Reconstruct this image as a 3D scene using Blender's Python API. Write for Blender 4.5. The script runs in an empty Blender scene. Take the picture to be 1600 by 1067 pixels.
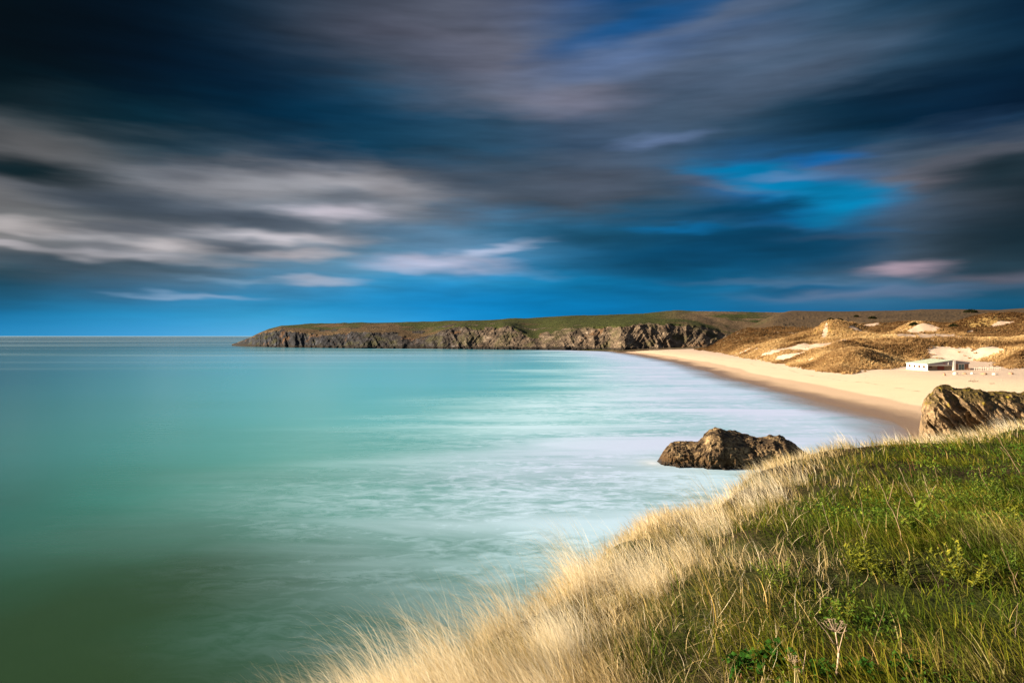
import bpy, bmesh, math, random
import numpy as np
from mathutils import Vector, Matrix
R = math.radians
rng = np.random.default_rng(7)
random.seed(7)

# ------------------------------------------------------------------ camera, sky, sun, exposure
sc = bpy.context.scene
C = bpy.data.collections.new('scene'); sc.collection.children.link(C)
HCAM = 15.0
FPX = 1067.0           # focal length in pixels of the 1600 px wide photograph
HZ = 525.0             # row of the horizon
cam_d = bpy.data.cameras.new('camera'); cam = bpy.data.objects.new('camera', cam_d)
C.objects.link(cam)
cam_d.lens = 24.0; cam_d.sensor_width = 36.0; cam_d.clip_start = 0.05; cam_d.clip_end = 200000
cam.location = (0, 0, HCAM)
cam.rotation_euler = (R(90) - math.atan(8.5 / FPX), 0, 0)
sc.camera = cam

sc.view_settings.view_transform = 'Standard'; sc.view_settings.look = 'None'
sc.view_settings.gamma = 1.0; sc.view_settings.use_curve_mapping = False
EXPO = 1.7
sc.view_settings.exposure = EXPO
sc.cycles.max_bounces = 6; sc.cycles.transparent_max_bounces = 12
sc.cycles.use_denoising = True

SUN_EL, SUN_AZ = R(19), R(-94)        # azimuth from +Y towards +X; the sun stands to the left, a touch behind
sd = Vector((math.sin(SUN_AZ) * math.cos(SUN_EL), math.cos(SUN_AZ) * math.cos(SUN_EL), math.sin(SUN_EL)))
sun_d = bpy.data.lights.new('sun', 'SUN'); sun = bpy.data.objects.new('sun', sun_d); C.objects.link(sun)
sun_d.energy = 5.0; sun_d.angle = R(0.5); sun_d.color = (1.0, 0.80, 0.56)
sun.rotation_euler = (-sd).to_track_quat('-Z', 'Y').to_euler()

def s2l(c):
    c = np.asarray(c, float) / 255.0
    return np.where(c <= 0.04045, c / 12.92, ((c + 0.055) / 1.055) ** 2.4)

world = bpy.data.worlds.new("World"); sc.world = world; world.use_nodes = True
def build_world():
    nt = world.node_tree; nt.nodes.clear(); N = nt.nodes; L = nt.links
    def math_(op, a, b=None, c=None):
        n = N.new('ShaderNodeMath'); n.operation = op
        for i, v in enumerate((a, b, c)):
            if v is None: continue
            if isinstance(v, (int, float)): n.inputs[i].default_value = v
            else: L.new(v, n.inputs[i])
        return n.outputs[0]
    out = N.new('ShaderNodeOutputWorld'); bg = N.new('ShaderNodeBackground')
    tc = N.new('ShaderNodeTexCoord'); sep = N.new('ShaderNodeSeparateXYZ'); L.new(tc.outputs['Generated'], sep.inputs[0])
    az0 = math_('MULTIPLY', math_('ARCTAN2', sep.outputs[0], sep.outputs[1]), 180 / math.pi)
    el0 = math_('MULTIPLY', math_('ARCSINE', sep.outputs[2]), 180 / math.pi)
    # wind-drawn streaks bend where the cloud colours lie
    def noise(sx, sy, scale, detail, rough=0.5, z=0.0):
        cmb = N.new('ShaderNodeCombineXYZ')
        L.new(math_('MULTIPLY', az0, sx), cmb.inputs[0]); L.new(math_('MULTIPLY', el0, sy), cmb.inputs[1]); cmb.inputs[2].default_value = z
        n = N.new('ShaderNodeTexNoise'); n.inputs['Scale'].default_value = scale; n.inputs['Detail'].default_value = detail
        n.inputs['Roughness'].default_value = rough
        L.new(cmb.outputs[0], n.inputs['Vector'])
        return n.outputs[0]
    n1 = noise(0.055, 0.26, 1.0, 3, 0.5)
    n2 = noise(0.05, 0.30, 1.0, 3, 0.5, 9.0)
    az = math_('ADD', az0, math_('MULTIPLY', math_('SUBTRACT', n2, 0.5), 5.0))
    elw = math_('MULTIPLY', math_('SUBTRACT', n1, 0.5), math_('MINIMUM', math_('MULTIPLY', el0, 0.18), 1.7))
    n1b = noise(0.13, 0.80, 1.0, 3, 0.5, 31.0)
    elw = math_('ADD', elw, math_('MULTIPLY', math_('SUBTRACT', n1b, 0.5), math_('MINIMUM', math_('MULTIPLY', el0, 0.34), 3.0)))
    el = math_('ADD', el0, elw)
    ROWS = [
     (0,   [(0,8,14),(0,9,18),(1,13,26),(4,26,42),(22,42,58),(56,64,78),(72,76,90),(85,88,102),(80,86,106),(45,70,108),(2,64,110),(5,70,115),(30,72,108),(45,75,100),(28,60,84),(10,40,60),(4,28,48)]),
     (50,  [(0,6,12),(0,8,16),(0,12,24),(2,20,36),(14,36,54),(54,62,76),(75,76,90),(92,92,106),(95,96,110),(60,85,118),(50,88,130),(78,93,118),(90,101,124),(72,92,115),(52,78,100),(26,56,76),(6,37,58)]),
     (100, [(0,12,18),(0,8,18),(0,12,25),(0,20,38),(4,28,48),(20,46,66),(60,68,82),(90,90,106),(106,104,118),(90,105,135),(88,100,124),(82,95,116),(78,94,116),(64,84,105),(42,70,92),(14,44,66),(2,26,46)]),
     (150, [(0,22,28),(0,22,32),(0,22,36),(0,24,42),(0,30,52),(8,46,70),(38,73,98),(75,88,108),(108,108,122),(98,104,120),(70,84,104),(66,80,100),(36,64,84),(10,42,62),(1,25,45),(0,16,36),(0,13,32)]),
     (195, [(55,62,66),(22,45,52),(5,40,52),(3,38,54),(0,38,58),(0,46,72),(5,55,82),(28,68,93),(45,75,98),(65,82,105),(70,85,105),(62,82,100),(30,60,80),(5,40,60),(4,38,60),(6,45,78),(22,52,78)]),
     (235, [(75,74,76),(90,88,90),(65,75,82),(45,65,78),(45,65,80),(15,55,78),(20,58,80),(35,68,90),(42,72,95),(60,80,105),(62,80,102),(45,78,108),(38,74,104),(14,66,100),(50,75,95),(75,85,98),(80,85,95)]),
     (262, [(25,42,46),(60,68,72),(75,84,92),(85,90,100),(98,98,106),(78,84,96),(62,75,90),(55,72,90),(60,78,95),(75,84,100),(72,86,104),(45,86,118),(10,100,160),(60,88,122),(90,95,108),(60,66,72),(24,38,45)]),
     (290, [(115,110,112),(112,110,114),(122,120,126),(125,124,130),(138,134,138),(146,142,148),(120,118,124),(70,80,94),(68,78,92),(76,82,95),(75,82,96),(60,84,106),(3,106,168),(20,104,155),(108,106,116),(50,60,68),(15,30,38)]),
     (315, [(110,106,106),(85,88,92),(78,84,92),(105,108,116),(128,128,136),(125,132,142),(125,124,130),(95,98,108),(72,82,95),(70,80,94),(72,82,96),(60,80,95),(10,90,145),(3,115,182),(75,92,110),(70,72,80),(20,33,42)]),
     (340, [(110,108,108),(95,98,102),(85,90,98),(82,88,96),(104,110,120),(130,138,148),(105,118,132),(85,105,125),(60,100,130),(45,85,110),(30,78,105),(15,75,105),(8,75,110),(16,92,138),(80,90,102),(68,72,80),(17,33,42)]),
     (365, [(138,130,128),(122,120,122),(126,122,126),(120,122,130),(125,130,138),(120,130,142),(80,105,128),(80,125,155),(60,120,155),(40,95,130),(10,80,115),(8,78,113),(4,70,105),(25,75,105),(85,92,104),(60,70,78),(14,34,45)]),
     (390, [(90,95,100),(120,120,125),(132,130,135),(122,125,131),(115,124,134),(110,125,140),(85,120,145),(108,142,172),(78,128,163),(45,105,140),(10,78,112),(4,71,108),(4,68,100),(10,70,100),(75,88,100),(55,66,75),(14,39,50)]),
     (415, [(45,72,85),(70,85,98),(70,88,100),(85,105,122),(100,122,140),(95,128,150),(92,142,172),(92,146,184),(50,130,175),(35,105,145),(15,85,120),(4,77,112),(6,77,112),(38,84,112),(92,96,110),(50,75,88),(48,72,86)]),
     (440, [(15,62,82),(45,78,98),(65,95,118),(80,112,135),(80,125,155),(80,140,175),(50,140,185),(45,140,190),(25,128,175),(8,110,155),(4,100,145),(4,95,135),(28,94,130),(68,97,122),(68,99,125),(48,84,105),(52,78,96)]),
     (467, [(20,82,112),(30,95,128),(45,108,145),(50,120,160),(40,130,175),(25,130,180),(15,130,185),(5,125,185),(0,120,178),(0,112,165),(4,108,158),(8,105,150),(42,110,150),(60,108,142),(50,100,130),(10,85,118),(22,79,108)]),
     (497, [(15,115,165),(25,130,180),(35,140,190),(50,150,198),(60,160,205),(50,155,205),(45,150,205),(25,140,200),(5,130,190),(0,118,175),(0,110,165),(0,108,160),(0,100,150),(0,95,140),(0,95,140),(0,85,125),(0,78,112)]),
     (526, [(40,135,185),(55,145,195),(65,152,205),(78,162,212),(95,172,218),(85,168,215),(72,162,212),(45,150,205),(20,138,195),(8,125,182),(4,116,170),(0,110,162),(0,103,152),(0,97,142),(0,95,138),(0,88,128),(0,80,114)]),
    ]
    ys = np.array([r[0] for r in ROWS], float); T = np.array([s2l(r[1]) for r in ROWS])
    def samp(a, e):
        a, e = R(a), R(e)
        x = 800 + FPX * math.tan(a); y = HZ - FPX * math.tan(e) / math.cos(a)
        x = min(max(x, 0), 1600); y = min(max(y, 0), 526)
        j = int(np.clip(np.searchsorted(ys, y) - 1, 0, len(ys) - 2)); ty = (y - ys[j]) / (ys[j + 1] - ys[j]); ty = min(max(ty, 0), 1)
        i = min(int(x // 100), 15); tx = x / 100 - i
        return (T[j, i] * (1 - tx) + T[j, i + 1] * tx) * (1 - ty) + (T[j + 1, i] * (1 - tx) + T[j + 1, i + 1] * tx) * ty
    azs = list(np.linspace(-41, 41, 28))
    els = [0.0, 0.8, 1.6, 2.5, 3.5, 4.5, 5.5, 6.6, 7.7, 8.9, 10.1, 11.3, 12.6, 14.0, 15.5, 17.3, 19.2, 21.2, 23.5, 26.5]
    fac = math_('ADD', math_('MULTIPLY', az, 1 / 360), 0.5)
    GAIN = 1.07 / (2 ** EXPO * 0.1)
    cur = None; prev = None
    for e in els + [40.0, 75.0]:
        rp = N.new('ShaderNodeValToRGB'); cr = rp.color_ramp; cr.interpolation = 'B_SPLINE' if e < 30 else 'LINEAR'
        cols = []
        if e < 30:
            cols = [(a, samp(a, e)) for a in azs]
            back = s2l((150, 150, 158)) if e > 4 else s2l((120, 150, 175))
            side = s2l((95, 105, 120))
            cols = [(-180, back), (-80, side)] + cols + [(80, side * 0.8), (180, back)]
        else:
            m = s2l((60, 80, 105)); b = s2l((150, 150, 158))
            cols = [(-180, b), (-80, m), (0, m * 0.8), (80, m), (180, b)]
        cr.elements[0].position = 0.0; cr.elements[1].position = 1.0
        for a, c in cols[1:-1]: cr.elements.new((a + 180) / 360)
        for elx, (a, c) in zip(cr.elements, cols): elx.color = (*(float(v) for v in c), 1)
        L.new(fac, rp.inputs[0])
        if cur is None: cur = rp.outputs[0]
        else:
            mr = N.new('ShaderNodeMapRange'); mr.interpolation_type = 'LINEAR'
            mr.inputs['From Min'].default_value = prev; mr.inputs['From Max'].default_value = e
            L.new(el, mr.inputs['Value'])
            mx = N.new('ShaderNodeMix'); mx.data_type = 'RGBA'
            L.new(mr.outputs[0], mx.inputs[0]); L.new(cur, mx.inputs[6]); L.new(rp.outputs[0], mx.inputs[7])
            cur = mx.outputs[2]
        prev = e
    # single cloud streaks: x, y, half width, half height (px of the photograph), tilt, colour, strength
    ST = [(520,333,75,14,0,(188,176,184),.85),(420,292,170,16,1,(150,146,150),.5),(570,290,95,17,-4,(160,154,158),.6),
      (610,306,50,26,-30,(140,134,138),.5),(445,371,120,11,0,(188,178,182),.75),(270,386,95,9,1,(190,178,178),.75),(180,398,110,8,0,(176,168,172),.6),
      (130,366,90,8,0,(168,160,162),.5),(18,353,75,9,3,(184,172,170),.7),(8,384,60,6,0,(176,166,168),.7),(455,397,75,8,2,(180,170,174),.7),
      (340,412,60,5,0,(135,140,150),.5),(690,412,95,12,-1,(188,182,202),.85),(755,394,80,8,10,(168,176,200),.7),(650,418,60,7,0,(150,168,195),.5),
      (495,439,58,6,0,(160,170,190),.75),(300,461,95,5,-1,(125,155,185),.7),(370,441,60,4,0,(120,150,175),.5),(1410,419,60,11,2,(172,148,160),.85),
      (1440,284,75,11,2,(125,118,128),.75),(1480,258,130,10,9,(100,98,108),.6),(1260,268,70,10,0,(95,105,130),.5),(1150,292,90,8,-10,(100,98,112),.5),
      (1030,221,60,10,3,(100,118,152),.6),(960,88,130,26,10,(92,112,150),.5),(900,160,90,22,0,(122,116,132),.45),(1380,457,190,9,1,(95,112,140),.6),
      (1570,433,110,9,-2,(110,104,118),.6),(1340,302,70,10,0,(60,110,150),.3),(1210,442,130,6,-2,(90,120,150),.35),(1060,358,70,6,0,(12,110,165),.7),(1270,355,120,7,-6,(50,105,150),.5),
      (60,228,120,22,-6,(100,96,96),.5),(780,420,70,7,-8,(110,150,185),.4),(1290,372,75,6,-2,(88,92,108),.5),
      (200,318,140,24,-6,(62,70,80),.8),(400,344,150,14,-5,(78,86,98),.75),(205,360,80,9,0,(85,88,96),.6),(370,386,70,12,0,(84,92,104),.7),
      (30,266,130,17,-2,(12,32,38),.8),(180,385,60,8,0,(88,92,100),.5),(230,420,130,9,0,(62,82,96),.6),(100,408,110,9,0,(58,74,86),.6),(550,310,80,10,0,(105,110,120),.6),
      (1190,325,145,13,3,(4,66,98),.85),(1150,388,240,38,2,(3,64,96),.7),(1270,390,80,16,0,(3,62,92),.6),(920,370,120,14,-3,(22,72,98),.6),(1240,345,60,7,0,(6,84,130),.6),
      (1540,270,130,24,4,(18,40,50),.6),(1550,380,110,60,0,(12,36,48),.5),(1160,266,85,11,-6,(0,116,165),.8),(1230,290,100,16,-8,(0,120,168),.8),(1320,322,75,22,6,(0,118,162),.8),(1300,300,80,14,-4,(0,120,166),.7),(1290,248,60,8,0,(3,104,172),.6),(1225,275,60,5,-2,(90,120,160),.45),(1255,452,80,7,0,(10,88,128),.6),(280,275,70,9,0,(88,90,98),.5),(500,65,0,0,0,(0,0,0),0),
      (1220,128,160,26,12,(82,94,114),.5),(1420,165,260,30,8,(2,30,50),.2),(1120,30,170,12,10,(95,103,122),.35),(985,45,130,16,12,(4,78,132),.6)]
    cmb = N.new('ShaderNodeCombineXYZ')
    n3 = noise(0.16, 1.3, 1.0, 3, 0.55, 3.0)
    n4 = noise(0.20, 0.8, 1.0, 2, 0.5, 5.0)
    L.new(math_('ADD', az0, math_('MULTIPLY', math_('SUBTRACT', n3, 0.5), 4.2)), cmb.inputs[0])
    L.new(math_('ADD', el0, math_('MULTIPLY', math_('SUBTRACT', n4, 0.5), 1.5)), cmb.inputs[1])
    for x, y, hx, hy, tilt, col, k in ST:
        if k == 0: continue
        a = math.atan((x - 800) / FPX); e = math.atan((HZ - y) / FPX * math.cos(a))
        sx = math.degrees(hx / FPX) * math.cos(a) ** 2 * 1.75; sy = math.degrees(hy / FPX) * math.cos(a) * 1.75
        mp = N.new('ShaderNodeMapping'); mp.vector_type = 'TEXTURE'
        mp.inputs['Location'].default_value = (math.degrees(a), math.degrees(e), 0)
        mp.inputs['Rotation'].default_value = (0, 0, R(tilt)); mp.inputs['Scale'].default_value = (sx, sy, 1)
        L.new(cmb.outputs[0], mp.inputs[0])
        g = N.new('ShaderNodeTexGradient'); g.gradient_type = 'SPHERICAL'; L.new(mp.outputs[0], g.inputs[0])
        mr = N.new('ShaderNodeMapRange'); mr.interpolation_type = 'SMOOTHSTEP'; mr.inputs['From Max'].default_value = 0.95
        mr.inputs['To Max'].default_value = min(1.0, k * 1.3); L.new(g.outputs[1], mr.inputs['Value'])
        mx = N.new('ShaderNodeMix'); mx.data_type = 'RGBA'; L.new(mr.outputs[0], mx.inputs[0]); L.new(cur, mx.inputs[6])
        mx.inputs[7].default_value = (*(float(v) for v in s2l(col)), 1); cur = mx.outputs[2]
    # fine streaks through everything
    n5 = noise(0.13, 0.95, 1.0, 3, 0.5, 21.0)
    up = math_('MINIMUM', math_('MULTIPLY', el0, 0.25), 1.0)
    f = math_('ADD', 1.0, math_('MULTIPLY', math_('MULTIPLY', math_('SUBTRACT', n5, 0.5), 0.9), up))
    sky = N.new('ShaderNodeTexSky'); sky.sky_type = 'NISHITA'; sky.sun_disc = False; sky.sun_elevation = SUN_EL; sky.sun_rotation = SUN_AZ
    vm = N.new('ShaderNodeVectorMath'); vm.operation = 'SCALE'; L.new(cur, vm.inputs[0]); L.new(math_('MULTIPLY', f, GAIN), vm.inputs['Scale'])
    sk = N.new('ShaderNodeVectorMath'); sk.operation = 'SCALE'; L.new(sky.outputs[0], sk.inputs[0]); sk.inputs['Scale'].default_value = 0.003
    ad = N.new('ShaderNodeVectorMath'); ad.operation = 'ADD'; L.new(vm.outputs[0], ad.inputs[0]); L.new(sk.outputs[0], ad.inputs[1])
    tn = N.new('ShaderNodeVectorMath'); tn.operation = 'MULTIPLY'; L.new(ad.outputs[0], tn.inputs[0]); tn.inputs[1].default_value = (.93, 1.0, 1.03)
    L.new(tn.outputs[0], bg.inputs[0]); bg.inputs[1].default_value = 0.1
    L.new(bg.outputs[0], out.inputs[0])
build_world()

# ------------------------------------------------------------------ helpers
def smooth(a, b, x):
    t = np.clip((np.asarray(x, float) - a) / (b - a), 0, 1); return t * t * (3 - 2 * t)
def _h(ix, iy, iz, s):
    n = (ix * 374761393 + iy * 668265263 + iz * 2147483647 + s * 974634777) & 0xFFFFFFFF
    n = ((n ^ (n >> 13)) * 1274126177) & 0xFFFFFFFF
    n = (n ^ (n >> 16)) & 0xFFFFFFFF
    return n / 4294967295.0
def vnoise(x, y, z=0.0, s=0):
    x, y, z = np.broadcast_arrays(np.asarray(x, float), np.asarray(y, float), np.asarray(z, float))
    fx, fy, fz = np.floor(x), np.floor(y), np.floor(z)
    ix, iy, iz = fx.astype(np.int64), fy.astype(np.int64), fz.astype(np.int64)
    u, v, w = x - fx, y - fy, z - fz
    u = u * u * u * (u * (u * 6 - 15) + 10); v = v * v * v * (v * (v * 6 - 15) + 10); w = w * w * w * (w * (w * 6 - 15) + 10)
    r = 0
    for dx in (0, 1):
        for dy in (0, 1):
            for dz in (0, 1):
                r = r + _h(ix + dx, iy + dy, iz + dz, s) * (u if dx else 1 - u) * (v if dy else 1 - v) * (w if dz else 1 - w)
    return r * 2 - 1
def fbm(x, y, z=0.0, o=4, s=0, g=0.5):
    r, a, f, t = 0, 1.0, 1.0, 0
    for k in range(o):
        r = r + a * vnoise(np.asarray(x) * f + 17.3 * k, np.asarray(y) * f, np.asarray(z) * f, s + k); t += a; a *= g; f *= 2.03
    return r / t
def ridged(x, y, z=0.0, o=4, s=0):
    r, a, f, t = 0, 1.0, 1.0, 0
    for k in range(o):
        r = r + a * (1 - 2 * np.abs(vnoise(np.asarray(x) * f + 9.1 * k, np.asarray(y) * f, np.asarray(z) * f, s + k))); t += a; a *= 0.5; f *= 2.1
    return r / t
def poly_sd(X, Y, P):
    """signed distance to an open polyline, positive on its right-hand side"""
    best = np.full(np.shape(X), 1e9); sg = np.ones(np.shape(X))
    for (ax, ay), (bx, by) in zip(P[:-1], P[1:]):
        ex, ey = bx - ax, by - ay; l2 = ex * ex + ey * ey
        t = np.clip(((X - ax) * ex + (Y - ay) * ey) / l2, 0, 1)
        dx, dy = X - ax - t * ex, Y - ay - t * ey; d = np.hypot(dx, dy)
        c = ex * (Y - ay) - ey * (X - ax)
        # prefer the segment facing the point when two share a corner
        better = d < best - 1e-9; eq = np.abs(d - best) <= 1e-9
        perp = np.abs(c) / math.sqrt(l2)
        if 'pp' in locals():
            upd = better | (eq & (perp > pp))
        else:
            upd = better; pp = np.zeros(np.shape(X))
        sg = np.where(upd, np.where(c > 0, -1.0, 1.0), sg); pp = np.where(upd, perp, pp); best = np.where(upd, d, best)
    return best * sg

def tag(o, label=None, cat=None, group=None, kind=None):
    if label: o['label'] = label
    if cat: o['category'] = cat
    if group: o['group'] = group
    if kind: o['kind'] = kind
    return o
def link(name, me, parent=None, mat=None):
    o = bpy.data.objects.new(name, me); C.objects.link(o)
    if parent is not None: o.parent = parent
    if mat is not None and me is not None: me.materials.append(mat)
    return o
def empty(name, loc=(0, 0, 0), rz=0.0):
    o = bpy.data.objects.new(name, None); C.objects.link(o); o.location = loc; o.rotation_euler = (0, 0, rz); o.empty_display_size = 0.2
    return o
def fast_mesh(name, V, F, attrs=None, smooth_=True):
    """V (n,3); F list of (m,k) int arrays"""
    me = bpy.data.meshes.new(name)
    V = np.ascontiguousarray(V, np.float32)
    me.vertices.add(len(V)); me.vertices.foreach_set('co', V.ravel())
    loops = np.concatenate([f.ravel() for f in F]).astype(np.int32)
    sizes = np.concatenate([np.full(len(f), f.shape[1]) for f in F])
    starts = np.concatenate([[0], np.cumsum(sizes)[:-1]]).astype(np.int32)
    me.loops.add(len(loops)); me.loops.foreach_set('vertex_index', loops)
    me.polygons.add(len(sizes)); me.polygons.foreach_set('loop_start', starts)
    me.update(calc_edges=True)
    me.polygons.foreach_set('use_smooth', np.full(len(sizes), bool(smooth_)))
    for k, v in (attrs or {}).items():
        a = me.attributes.new(k, 'FLOAT', 'POINT'); a.data.foreach_set('value', np.ascontiguousarray(v, np.float32).ravel())
    me.validate()
    return me
def grid_faces(n, m, wrap=False):
    """grid stored row-major with n rows, m columns"""
    i = np.arange(n - 1)[:, None]; j = np.arange(m - 1 if not wrap else m)[None, :]
    j2 = (j + 1) % m
    return np.stack([i * m + j, i * m + j2, (i + 1) * m + j2, (i + 1) * m + j], -1).reshape(-1, 4)

class Mat:
    """small node helper"""
    def __init__(s, name):
        s.m = bpy.data.materials.new(name); s.m.use_nodes = True; s.nt = s.m.node_tree; s.N = s.nt.nodes; s.L = s.nt.links
        s.b = s.N['Principled BSDF']; s.out = s.N['Material Output']
    def set(s, **kw):
        for k, v in kw.items():
            k = k.replace('_', ' ')
            if isinstance(v, bpy.types.NodeSocket): s.L.new(v, s.b.inputs[k])
            else: s.b.inputs[k].default_value = v if not (isinstance(v, tuple) and len(v) == 3) else (*v, 1)
        return s
    def inp(s, node, i, v):
        if v is None: return
        if isinstance(v, bpy.types.NodeSocket): s.L.new(v, node.inputs[i])
        else:
            if isinstance(v, tuple) and len(v) == 3 and node.inputs[i].type == 'RGBA': v = (*v, 1)
            node.inputs[i].default_value = v
    def scale(s, v, k):
        n = s.N.new('ShaderNodeVectorMath'); n.operation = 'SCALE'; s.L.new(v, n.inputs[0]); n.inputs['Scale'].default_value = k; return n.outputs[0]
    def math(s, op, a, b=None, c=None, clamp=False):
        n = s.N.new('ShaderNodeMath'); n.operation = op; n.use_clamp = clamp
        for i, v in enumerate((a, b, c)): s.inp(n, i, v)
        return n.outputs[0]
    def attr(s, name):
        n = s.N.new('ShaderNodeAttribute'); n.attribute_name = name; return n.outputs['Fac']
    def pos(s, scale=(1, 1, 1), obj=False):
        if obj: g = s.N.new('ShaderNodeTexCoord').outputs['Object']
        else: g = s.N.new('ShaderNodeNewGeometry').outputs['Position']
        n = s.N.new('ShaderNodeVectorMath'); n.operation = 'MULTIPLY'; s.L.new(g, n.inputs[0]); n.inputs[1].default_value = scale
        return n.outputs[0]
    def noise(s, vec, scale=1.0, detail=4, rough=0.5, dist=0.0):
        n = s.N.new('ShaderNodeTexNoise'); s.L.new(vec, n.inputs['Vector']); n.inputs['Scale'].default_value = scale
        n.inputs['Detail'].default_value = detail; n.inputs['Roughness'].default_value = rough; n.inputs['Distortion'].default_value = dist
        return n.outputs[0]
    def voro(s, vec, scale=1.0, feature='F1', out='Distance'):
        n = s.N.new('ShaderNodeTexVoronoi'); n.feature = feature; s.L.new(vec, n.inputs['Vector']); n.inputs['Scale'].default_value = scale
        return n.outputs[out]
    def ss(s, v, a, b, lo=0.0, hi=1.0):
        n = s.N.new('ShaderNodeMapRange'); n.interpolation_type = 'SMOOTHSTEP'; s.inp(n, 0, v)
        n.inputs[1].default_value = a; n.inputs[2].default_value = b; n.inputs[3].default_value = lo; n.inputs[4].default_value = hi
        return n.outputs[0]
    def mix(s, f, a, b, mode='MIX'):
        n = s.N.new('ShaderNodeMix'); n.data_type = 'RGBA'; n.blend_type = mode; s.inp(n, 0, f); s.inp(n, 6, a); s.inp(n, 7, b)
        return n.outputs[2]
    def ramp(s, f, stops, interp='LINEAR'):
        n = s.N.new('ShaderNodeValToRGB'); s.inp(n, 0, f); cr = n.color_ramp; cr.interpolation = interp
        cr.elements[0].position = 0; cr.elements[1].position = 1
        for p, c in stops[1:-1]: cr.elements.new(p)
        for e, (p, c) in zip(cr.elements, stops): e.position = p; e.color = (*c, 1)
        return n.outputs[0]
    def bump(s, h, dist=1.0, strength=1.0):
        n = s.N.new('ShaderNodeBump'); s.inp(n, 'Height', h); n.inputs['Distance'].default_value = dist; n.inputs['Strength'].default_value = strength
        s.L.new(n.outputs[0], s.b.inputs['Normal']); return n.outputs[0]
    def sep(s, vec):
        n = s.N.new('ShaderNodeSeparateXYZ'); s.L.new(vec, n.inputs[0]); return n.outputs

# ------------------------------------------------------------------ the lie of the land (metres, camera above the origin)
WATERLINE = [(-8, -80), (-4, -8), (3, 12), (12, 24), (26, 40), (38, 60), (50, 80), (63, 109), (66.7, 119), (69, 139), (71, 160), (78.6, 254), (88, 330), (94, 400), (99, 540), (96, 667), (67, 712), (60, 790)]
DUNE_FOOT = [(330, 40), (260, 120), (230, 200), (205, 228), (195, 250), (180, 236), (167, 229), (178, 252), (196, 274), (198, 296), (182, 303), (152, 264), (137, 247), (126, 246), (113, 229), (112, 246), (118, 286), (126, 326), (128, 360), (140, 440), (150, 500), (158, 584), (178, 650), (218, 740), (330, 950), (500, 1300)]
DUNE_FOOT = DUNE_FOOT[::-1]
DUNE_FOOT = [p for p in DUNE_FOOT]
CLIFF_EDGE = [(-9, -40), (-3.0, -8), (-1.6, 0), (-0.8, 2.6), (-0.38, 3.6), (-0.22, 4.3), (0.12, 5.0), (0.52, 5.6), (1.08, 6.5), (1.6, 7.8), (2.6, 10.2), (4.4, 12.6), (7.0, 16.4), (9.2, 18.6), (11.9, 19.9), (14.2, 21.7), (19, 25.3), (27, 28), (60, 33), (120, 36)]

def shore_sd(X, Y): return poly_sd(X, Y, WATERLINE)
def dune_fd(X, Y):
    d = -poly_sd(X, Y, DUNE_FOOT)
    return d + 3.0 * fbm(X / 14, Y / 14, 0, 3, 31)
SKY_X = [900, 1040, 1100, 1200, 1250, 1300, 1400, 1440, 1500, 1560, 1600, 1700, 2400]
SKY_Y = [492, 487.2, 486.5, 487, 488, 488.7, 487.8, 485.6, 485.4, 486.4, 484, 481, 480]
# dune hills: x, y, height, sx, sy, rotation
HILLS = [(188, 596, 9.0, 20, 50, 0), (197, 418, 9.5, 14, 20, 0), (214, 425, 6.0, 8, 12, 0), (178, 430, 3.0, 22, 16, 0.4), (160, 345, -3.5, 13, 22, 0.0),
         (246, 415, 6.5, 13, 20, 0), (262, 432, -6.0, 15, 22, 0), (290, 420, 6.5, 22, 18, 0), (225, 430, -4.0, 12, 20, 0),
         (140, 268, 2.5, 14, 10, 0), (172, 322, 3.0, 30, 10, 0.2), (215, 325, 3.0, 30, 10, 0), (320, 400, 5, 30, 26, 0),
         (172, 300, -2.5, 13, 16, 0), (190, 262, 3.5, 10, 16, -.4), (225, 255, 4.5, 16, 22, 0)]
def land_z(X, Y):
    X = np.asarray(X, float); Y = np.asarray(Y, float)
    s = shore_sd(X, Y); fd = dune_fd(X, Y)
    z = np.where(s < 0, 0.035 * s, np.minimum(0.05 * s, 3.1 + 0.006 * s))
    z = np.where(s > 0, 5.2 * (1 - np.exp(-s / 66.0)), z)
    z = z + 0.05 * fbm(X / 9, Y / 9, 0, 3, 5) * smooth(4, 30, s)
    Yc = np.maximum(Y, 60.0)
    px = 800 + FPX * X / Yc
    rid = HCAM + (HZ - np.interp(px, SKY_X, SKY_Y)) * 900 / FPX
    f = np.maximum(fd, 0)
    lump = 0.5 + 0.5 * ridged(X / 46, Y / 38, 0, 4, 41)
    rise = 4.2 * smooth(0, 16, f) + 5.0 * smooth(12, 75, f) + 7.5 * smooth(70, 170, f)
    rise = rise + smooth(3, 30, f) * (4.0 * (lump - 0.45) + 1.3 * fbm(X / 11, Y / 11, 0, 3, 44))
    for hx, hy, hh, ax, ay, ro in HILLS:
        dx, dy = X - hx, Y - hy; c, s_ = math.cos(ro), math.sin(ro); u, v = (dx * c + dy * s_) / ax, (-dx * s_ + dy * c) / ay
        rise = rise + hh * np.exp(-(u * u + v * v)) * smooth(0, 12, f)
    back = smooth(460, 880, Y) * smooth(0, 70, fd)
    zz = z + rise
    zz = zz * (1 - back) + (rid + 1.2 * fbm(X / 60, Y / 60, 0, 4, 52) * (1 - smooth(800, 900, Y))) * back
    zz = z + (zz - z) * np.where(Y > 560, smooth(0, 45, fd), 1.0)
    z = np.where(fd > 0, zz, z)
    z = np.where(Y > 905, z - 0.02 * (Y - 905), z)
    return z
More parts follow.
